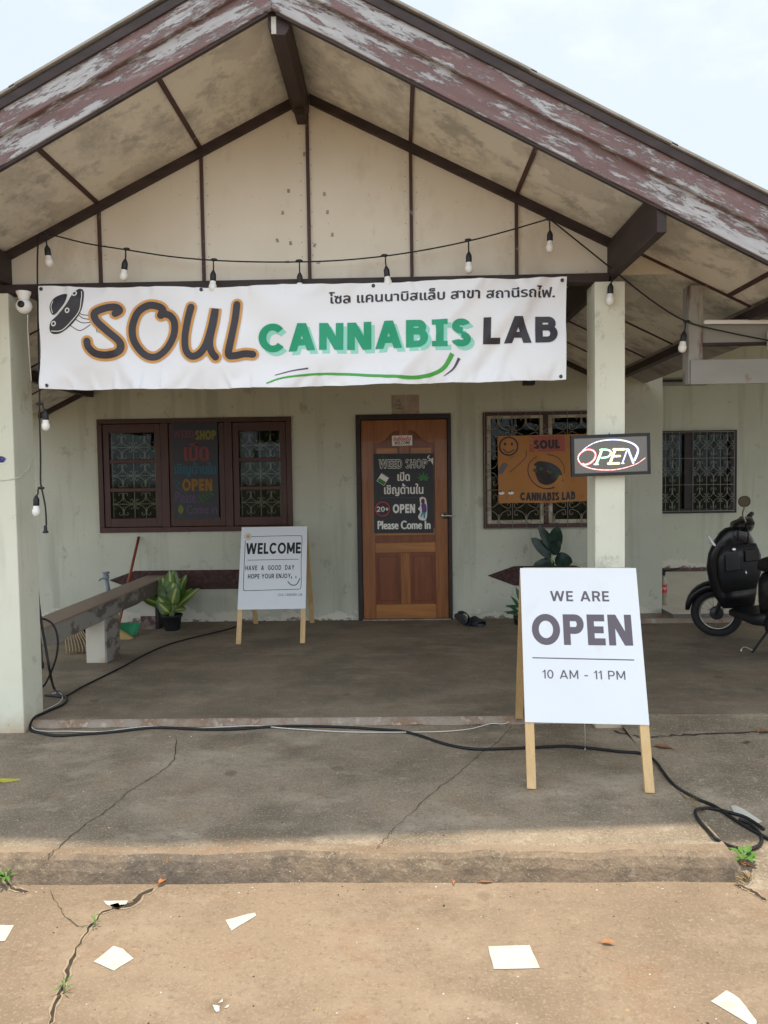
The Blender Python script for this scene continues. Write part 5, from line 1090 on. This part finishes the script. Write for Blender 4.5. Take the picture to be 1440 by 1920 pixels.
g.tube([(p.x+.02, 6.7, 0), p, top_], .018, 'pipe_grey', 12); g.build('riser', pp); g = MB(); g.lathe([(.024, -.012), (.026, .0), (.026, .02), (.020, .024), (.020, .034), (.030, .036), (.030, .052), (.01, .054)], top_, 'pipe_grey', 14); g.tube([top_, top_+Vector((-.05, -.02, -.012)), top_+Vector((-.055, -.02, -.028))], .008, 'pipe_grey', 8); g.build('tap', pp)

# ------------------------------------------------------------------ slippers and bottle
def slipper(loc, rotz, tilt, label):
    t = thing('slipper', label, 'slipper', loc, 'black slippers by the door'); g = MB(); pts = []
    for i in range(24):
        a = 2*math.pi*i/24; y = math.cos(a)*.14; pts.append((math.sin(a)*(.052+.010*math.cos(a)), y, 0))
    g.prism(pts, (0, 0, .026), 'slipper_sole'); so = g.build('sole', None, .006); g = MB(); k = 11
    for r in range(6):
        y = -.01+r*.024
        for i in range(k):
            a = math.pi*i/(k-1); g.v.append((math.cos(a)*.066, y+.03*math.sin(a), .008+math.sin(a)**.8*(.078-.006*r)))
    g.f = [(r*k+i, r*k+i+1, (r+1)*k+i+1, (r+1)*k+i) for r in range(5) for i in range(k-1)]; g.mi('slipper'); g.m = [0]*len(g.f); g.sm = [True]*len(g.f); st = g.build('strap', None)
    md = st.modifiers.new('solid', 'SOLIDIFY'); md.thickness = .008
    for o in (so, st): o.parent = t
    t.rotation_euler = (tilt[0], tilt[1], rotz)
slipper(gpt(887, 1172)+Vector((0, .02, .001)), math.radians(212), (0, 0), 'black slipper lying flat on the porch floor right of the door')
q = gpt(860, 1172); slipper(Vector((q.x+.01, q.y+.02, .058)), math.radians(190), (math.radians(8), math.radians(-70)), 'black slipper standing tilted on its edge beside the door frame')
p = Vector(aty(1244, 1146, 7.45)); p.z = .09; bt = thing('bottle', 'plastic drinks bottle with a red label and a pump handle on the tiled step', 'bottle', p)
g = MB(); g.lathe([(.030, 0), (.034, .006), (.034, .03), (.031, .06), (.034, .09), (.034, .20), (.030, .235), (.016, .275), (.014, .30)], p, 'bottle_clear', 20); g.build('body', bt)
g = MB(); g.lathe([(.0348, .125), (.0352, .13), (.0352, .20), (.0348, .205)], p, 'label_red', 20); A_ = Art([(1236, 1110), (1254, 1110), (1254, 1124), (1236, 1124)], .06, .06); A_.stroke([(1238, 1119), (1242, 1113), (1245, 1119), (1248, 1114), (1252, 1117)], 1.5, 'ink_white', 1)
A_.emit(g, lambda x, y, h: p+Vector((.0362*math.sin((x-.03)/.036), -.0362*math.cos((x-.03)/.036), .195-y)), .001, .008); g.build('label', bt)
g = MB(); g.lathe([(.016, .295), (.018, .30), (.018, .33), (.010, .335), (.010, .36)], p, 'plastic_black', 14); g.tube([p+Vector((0, 0, .335)), p+Vector((.06, -.03, .35)), p+Vector((.135, -.06, .372))], [.009, .008, .009], 'plastic_black', 10); g.build('pump', bt)

# ------------------------------------------------------------------ scooter parked at the right, seen from its left
sco = thing('scooter', 'black scooter with spoked front wheel parked in the shade at the right edge', 'motorbike', (0, 0, 0))
SC = []
def sp_(mb, name, parent=None, bevel=0):
    o = mb.build(name, None, bevel); o.parent = parent or sco; return o
def wheel(nm, cx, steer=None):
    R_w = .205; e = MB(); tor = [(cx+math.cos(t_)*(R_w-.032), 0, R_w+math.sin(t_)*(R_w-.032)) for t_ in [i*2*math.pi/36 for i in range(36)]]
    e.tube(tor, .034, 'rubber', 10, False, True); w = sp_(e, nm)
    g = MB(); g.tube([(cx+math.cos(t_)*(R_w-.066), 0, R_w+math.sin(t_)*(R_w-.066)) for t_ in [i*2*math.pi/36 for i in range(36)]], .010, 'rim_metal', 8, False, True)
    g.lathe([(.05, -.035), (.055, -.03), (.055, .03), (.05, .035)], (cx, 0, R_w), 'dark_metal', 18, (0, 1, 0))
    for k in range(18):
        t_ = k*2*math.pi/18; e_ = .25*(1 if k % 2 else -1); g.tube([(cx+math.cos(t_+e_)*.05, .025*(1 if k % 2 else -1), R_w+math.sin(t_+e_)*.05), (cx+math.cos(t_)*(R_w-.07), 0, R_w+math.sin(t_)*(R_w-.07))], .0018, 'rim_metal', 4)
    sp_(g, 'rim', w); return w
fwh = wheel('front_wheel', .62); rwh = wheel('rear_wheel', -.60)
front = [fwh]
g = MB(); secs = []
for i in range(12):
    t_ = math.radians(8+i*140/11); R_f = .232; w2 = .066+.014*math.sin(i/11*math.pi); c_ = (.62+math.cos(t_)*R_f, 0, .212+math.sin(t_)*R_f); n_ = Vector((math.cos(t_), 0, math.sin(t_))); secs.append((c_, (0, w2, 0), n_*(.020+.022*math.sin(i/11*math.pi)), 2.6))
g.loft(secs, 'scooter_black', 14); front.append(sp_(g, 'front_fender'))
g = MB()
for e in (-1, 1): g.tube([(.62, e*.075, .212), (.50, e*.075, .52)], .016, 'dark_metal', 8); g.tube([(.62, e*.04, .212), (.62, e*.085, .212)], .016, 'dark_metal', 8)
g.tube([(.50, -.08, .52), (.50, .08, .52)], .018, 'dark_metal', 8); g.tube([(.50, 0, .52), (.37, 0, .93)], .022, 'dark_metal', 8); front.append(sp_(g, 'fork'))
g = MB(); g.tube(catmull([(.30, .36, 1.0), (.33, .24, .985), (.37, .10, .965), (.38, 0, .96), (.37, -.10, .965), (.33, -.24, .985), (.30, -.36, 1.0)], 5), .013, 'dark_metal', 8); hb = sp_(g, 'handlebar'); front.append(hb)
for e in (-1, 1):
    g = MB(); g.tube([(.32, e*.26, .99), (.295, e*.38, 1.002)], .019, 'rubber', 10); front.append(g) ; gr_ = sp_(g, 'grip', hb); front[-1] = gr_
    g = MB(); g.tube(catmull([(.37, e*.24, .985), (.39, e*.30, .985), (.37, e*.37, .985)], 4), .005, 'dark_metal', 6); front.append(sp_(g, 'brake_lever', hb))
    if e < 0: continue
    g = MB(); g.tube(catmull([(.34, e*.2, .99), (.36, e*.235, 1.06), (.34, e*.26, 1.13)], 4), .006, 'steel', 6); mi_ = sp_(g, 'mirror'); front.append(mi_); g = MB()
    mc = Vector((.34, e*.275, 1.168)); mn = Vector((-.25, .97, -.06)).normalized(); ma = mn.cross(Vector((0, 0, 1))).normalized(); mb_ = ma.cross(mn)
    g.loft([(mc-mn*.022, ma*.022, mb_*.022, 2.2), (mc-mn*.014, ma*.038, mb_*.036, 2.2), (mc, ma*.047, mb_*.045, 2.2)], 'plastic_black', 20); g.add([mc+mn*.001+ma*.042*math.cos(a_)+mb_*.040*math.sin(a_) for a_ in [i*.3142 for i in range(20)]], [tuple(range(20))], 'mirror_glass'); front.append(sp_(g, 'mirror_head', mi_))
g = MB(); g.loft([((.36, 0, .90), (.06, 0, 0), (0, .10, 0), 2.2), ((.375, 0, .935), (.095, 0, 0), (0, .17, 0), 2.3), ((.37, 0, .975), (.09, 0, 0), (0, .175, 0), 2.3), ((.34, 0, 1.005), (.05, 0, 0), (0, .12, 0), 2.2)], 'scooter_black', 22); front.append(sp_(g, 'handlebar_cover'))
g = MB(); secs = []                                           # leg shield: a broad curved front
for z, x, hw, th in ((.28, .40, .14, .05), (.38, .43, .185, .06), (.50, .44, .215, .07), (.62, .445, .225, .075), (.74, .43, .205, .08), (.84, .405, .165, .08), (.915, .385, .115, .06), (.945, .38, .07, .045)): secs.append(((x, 0, z), (th, 0, 0), (0, hw, 0), 2.5))
g.loft(secs, 'scooter_black', 24); ls_ = sp_(g, 'leg_shield')
g = MB(); g.loft([((.435, .165, .845), (.052, .0, .042), (-.014, .012, .020), 2.4), ((.425, .196, .856), (.044, .0, .036), (-.010, .008, .014), 2.4)], 'headlamp', 16); sp_(g, 'indicator', ls_)  # near-white colour stands in for the bright reflection on the indicator
g = MB(); g.loft([((.37, 0, .42), (.03, 0, 0), (0, .15, 0), 3), ((.345, 0, .55), (.035, 0, 0), (0, .185, 0), 3), ((.335, 0, .70), (.035, 0, 0), (0, .19, 0), 3), ((.33, 0, .80), (.03, 0, 0), (0, .15, 0), 3)], 'plastic_black', 20); sp_(g, 'inner_panel', ls_)
g = MB(); g.box((.285, -.15, .66), (.31, -.02, .76), 'scooter_black'); g.box((.285, .03, .60), (.305, .15, .74), 'plastic_black'); sp_(g, 'glove_box', ls_, .008)
g = MB(); g.lathe([(.018, 0), (.018, .012), (.008, .016)], (.298, .07, .775), 'steel', 14, (-1, 0, .2)); sp_(g, 'key_switch', ls_)
g = MB(); g.tube(catmull([(.30, 0, .60), (.265, 0, .595), (.255, 0, .57), (.27, 0, .555)], 4), .006, 'steel', 8); sp_(g, 'hook', ls_)
for e in (-1, 1):
    g = MB(); g.loft([((.47, e*.125, .815), (.02, 0, 0), (0, .05, .018), 2), ((.505, e*.13, .81), (.018, 0, 0), (0, .045, .016), 2), ((.518, e*.132, .808), (.006, 0, 0), (0, .03, .010), 2)], 'headlamp', 14); sp_(g, 'headlight', ls_)
g = MB(); g.loft([((.30, 0, .26), (0, .15, 0), (0, 0, .035), 4), ((.0, 0, .25), (0, .155, 0), (0, 0, .045), 4), ((-.14, 0, .28), (0, .15, 0), (0, 0, .06), 4)], 'plastic_black', 18); sp_(g, 'footboard')
g = MB(); g.tube(catmull([(.34, .16, .97), (.33, .20, .90), (.34, .15, .82), (.36, .05, .80)], 5), .006, 'cable_black', 6); g.tube(catmull([(.36, .12, .97), (.40, .20, .92), (.41, .16, .84)], 5), .005, 'cable_black', 6); front.append(sp_(g, 'control_cable'))
g = MB(); g.loft([((-.02, 0, .40), (0, .09, 0), (0, 0, .15), 3), ((-.12, 0, .48), (0, .15, 0), (0, 0, .18), 3), ((-.40, 0, .54), (0, .165, 0), (0, 0, .15), 3), ((-.72, 0, .62), (0, .13, 0), (0, 0, .11), 2.6), ((-.88, 0, .67), (0, .06, 0), (0, 0, .05), 2.4)], 'scooter_black', 22); sp_(g, 'body')
g = MB(); g.loft([((.0, 0, .66), (0, .07, 0), (0, 0, .03), 2.4), ((-.10, 0, .695), (0, .13, 0), (0, 0, .06), 2.6), ((-.35, 0, .715), (0, .145, 0), (0, 0, .06), 2.8), ((-.62, 0, .755), (0, .13, 0), (0, 0, .05), 2.6), ((-.78, 0, .76), (0, .08, 0), (0, 0, .03), 2.4)], 'rubber', 20); sp_(g, 'seat')
g = MB(); g.loft([((-.15, .04, .24), (0, .10, 0), (0, 0, .08), 3), ((-.40, .06, .23), (0, .11, 0), (0, 0, .10), 3), ((-.64, .08, .22), (0, .07, 0), (0, 0, .09), 2.5)], 'dark_metal', 18); g.lathe([(.028, 0), (.03, .012), (.012, .018)], (-.36, .165, .22), 'steel', 14, (0, 1, 0)); sp_(g, 'engine')
g = MB(); g.tube([(-.35, -.15, .24), (-.55, -.17, .28), (-.9, -.18, .34)], [.03, .055, .05], 'dark_metal', 12); sp_(g, 'exhaust')
g = MB(); secs = []
for i in range(8):
    t_ = math.radians(40+i*110/7); secs.append(((-.60+math.cos(t_)*.25, 0, .212+math.sin(t_)*.25), (0, .06, 0), Vector((math.cos(t_), 0, math.sin(t_)))*.012, 2.6))
g.loft(secs, 'plastic_black', 12); sp_(g, 'rear_fender')
g = MB(); g.loft([((-.86, 0, .665), (0, .07, 0), (0, 0, .035), 2.4), ((-.91, 0, .665), (0, .055, 0), (0, 0, .025), 2.4)], 'tail_red', 14); sp_(g, 'tail_light')
g = MB(); g.tube(catmull([(-.16, .10, .22), (-.10, .15, .11), (-.04, .19, .006)], 4), .009, 'dark_metal', 8); g.tube(catmull([(-.05, .185, .03), (.0, .215, .05), (.02, .235, .03), (.015, .24, .006)], 4), .006, 'steel', 8); sp_(g, 'side_stand')
stm = Matrix.Translation((.50, 0, 0)) @ Matrix.Rotation(math.radians(57), 4, 'Z') @ Matrix.Translation((-.50, 0, 0))
for o in front:
    if o.parent == sco or o.parent is None: o.matrix_parent_inverse = stm
HD = math.radians(98); hd = Vector((math.cos(HD), math.sin(HD), 0)); fc = gpt(1347, 1192)
sco.rotation_euler = (math.radians(-5), 0, HD); off = Matrix.Rotation(HD, 4, 'Z') @ stm @ Vector((.62, 0, 0)); sco.location = (fc.x-off.x, fc.y-off.y, .004)

# ------------------------------------------------------------------ bits on the ground
def frag(px, m, name, label, cat, group=None, th=.002, up=.001):
    px = [(a[0]+(b[0]-a[0])*t_+random.uniform(-.7, .7), a[1]+(b[1]-a[1])*t_+random.uniform(-.5, .5)) for a, b in zip(px, px[1:]+px[:1]) for t_ in (0, .33, .66)]
    g = MB(); q = [gpt(u, v) for u, v in px]; z = sum(p.z for p in q)/len(q)
    pts = [Vector((p.x, p.y, p.z+up)) for p in q]; g.prism(pts, (0, 0, th), m); tag(g.build(name, bevel=.0012, seg=1), label, cat, group)
TG = 'white tile fragments on the ground'
for px, lb in (([(193, 1690), (240, 1690), (236, 1700), (214, 1702), (200, 1697)], 'thin white tile sliver beside the large crack below the step'), ([(423, 1726), (478, 1712), (481, 1717), (434, 1746), (428, 1736)], 'wedge shaped white tile fragment in the middle left of the drive'),
               ([(175, 1804), (213, 1775), (231, 1780), (250, 1798), (214, 1821)], 'five sided white tile fragment right of the long drive crack'), ([(915, 1776), (993, 1773), (1013, 1816), (926, 1818)], 'biggest white tile fragment, nearly rectangular, on the open drive'),
               ([(1333, 1878), (1362, 1858), (1386, 1873), (1419, 1915), (1418, 1922), (1405, 1922)], 'long pointed white tile fragment in the near right corner'), ([(-15, 1735), (27, 1736), (10, 1765), (-15, 1766)], 'white tile fragment cut by the left edge of the photo'),
               ([(1370, 1512), (1380, 1511), (1400, 1521), (1430, 1542), (1418, 1545), (1376, 1523)], 'knife shaped white tile sliver by the cable loop'), ([(398, 1885), (412, 1887), (411, 1897), (405, 1899)], 'largest of the three tiny white tile chips near the bottom'), ([(408, 1882), (418, 1873), (418, 1880)], 'upper of the three tiny white tile chips near the bottom'), ([(420, 1891), (431, 1883), (428, 1890)], 'right hand one of the three tiny white tile chips near the bottom')):
    frag(px, 'shard_white', 'tile_fragment', lb, 'tile fragment', TG)
def dead_leaf(u, v, L_, rot, m, label, curl=.6, w=.4):
    p = gpt(u, v, .006); g = MB(); d = Vector((math.cos(rot), math.sin(rot), .12)); leaf_blade(g, p-d*L_/2+Vector((0, 0, .004)), d, (0, 0, 1), L_, L_*w, m, curl, .35, 9); g.tube([p-d*L_/2+Vector((0, 0, .004)), p-d*L_*.7+Vector((0, 0, .002))], .0015, m, 4)
    for i in range(len(g.v)):
        x, y, z = g.v[i]; g.v[i] = (x, y, max(z, ground_z(x, y)+.002))
    tag(g.build('dead_leaf'), label, 'leaf', 'fallen leaves on the ground')
dead_leaf(668, 1360, .06, 3.0, 'leaf_dry', 'tan dead leaf on the porch edge above the black cable', .5)
dead_leaf(1245, 1402, .10, -.35, 'leaf_dry', 'large brown dead leaf right of the WE ARE OPEN board leg', .4, .45)
dead_leaf(1436, 1373, .10, .15, 'leaf_dry', 'broad brown dead leaf at the right edge of the photo', .5, .5)
dead_leaf(1401, 1392, .06, .6, 'leaf_dry', 'narrow brown dead leaf below the crack at the right', .6, .4)
dead_leaf(1411, 1592, .05, .5, 'leaf_orange', 'orange dead leaf tucked under the cable loop', .5, .5)
dead_leaf(1404, 1624, .05, -.4, 'leaf_orange', 'reddish curled leaf beside the green weed', .8, .3)
dead_leaf(1141, 1771, .045, -.2, 'leaf_orange', 'orange bark strip like leaf right of the biggest tile fragment', .1, .35)
dead_leaf(307, 1650, .055, 1.2, 'leaf_orange', 'yellow brown leaf leaning on the step riser', .3, .45)
dead_leaf(912, 1656, .05, 0, 'leaf_orange', 'thin yellow leaf at the foot of the step in the middle', .3, .25)
dead_leaf(851, 1656, .03, 1.4, 'leaf_orange', 'tiny yellow leaf fragment at the foot of the step', .3, .35)
dead_leaf(16, 1464, .15, .22, 'leaf_yellow', 'curled yellow green leaf at the left edge of the apron', .9, .3)
dead_leaf(1213, 1372, .04, .1, 'leaf_dry', 'small brown leaf behind the right leg of the WE ARE OPEN board', .5, .4)
def weed(u, v, n, L_, w, label, m='weed_green'):
    p = gpt(u, v); t = thing('weed', label, 'weed', p); g = MB()
    for i in range(n):
        a = i*2.4+random.uniform(-.3, .3); d = Vector((math.cos(a), math.sin(a), random.uniform(.35, 1.0))); b0 = p+Vector((0, 0, .012+.006*(i % 4))); leaf_blade(g, b0+d*.008, d, (0, 0, 1), L_*random.uniform(.7, 1.1), w, m, .7, .2, 7)
    g.tube([p-Vector((0, 0, .01)), p+Vector((0, 0, .04))], .003, 'plant_stem', 5); g.build('leaf', t)['label'] = 'tuft of small green leaves'
weed(1396, 1618, 9, .055, .03, 'bright green broad leaved weed at the right corner of the step')
weed(12, 1655, 12, .05, .012, 'small green weed in the crack at the left end of the step')
weed(121, 1862, 8, .03, .005, 'tiny grass tuft growing low in the long drive crack'); weed(178, 1737, 6, .02, .006, 'tiny green sprout in the upper part of the drive crack')
def grass(u0, v0, u1, v1, n, label):
    g = MB()
    for i in range(n):
        t_ = random.random(); p = gpt(u0+(u1-u0)*t_+random.uniform(-6, 6), v0+(v1-v0)*t_+random.uniform(-3, 3)); a = random.random()*6.28; h = random.uniform(.02, .06); d = Vector((math.cos(a)*.6, math.sin(a)*.6, 1)); leaf_blade(g, p, d, (1, 0, 0), h, .003, 'straw', .9, .1, 4)
    tag(g.build('grass'), label, 'grass', kind='stuff')
grass(1390, 1640, 1410, 1655, 60, 'dry grass blades in the corner of the step'); grass(1295, 1500, 1320, 1525, 40, 'dry straw along the side of the apron')

# grit and crumbs lying on the concrete
g = MB()
for i in range(900):
    x, y = random.uniform(-1.9, 2.2), random.uniform(1.7, 4.2)
    if random.random() < .35: y = random.choice((APRON_Y-.05, APRON_Y-.09, PORCH_Y-.03))+random.gauss(0, .03)
    z = ground_z(x, y); r = random.uniform(.0015, .004)*(1.6 if random.random() < .08 else 1); a = random.random()*6.28
    c_, s_ = math.cos(a)*r, math.sin(a)*r; h = r*random.uniform(.5, 1.0)
    g.add([(x+c_, y+s_, z), (x-s_, y+c_, z), (x-c_, y-s_, z), (x+s_*1.3, y-c_, z), (x+r*.2, y, z+h), (x, y, z-r)], [(0, 1, 4), (1, 2, 4), (2, 3, 4), (3, 0, 4), (1, 0, 5), (2, 1, 5), (3, 2, 5), (0, 3, 5)], random.choice(('crack_lip', 'shard_white', 'crack_dirt', 'straw', 'leaf_dry')))
tag(g.build('grit'), 'loose grit and crumbs scattered over the concrete', 'grit', kind='stuff')
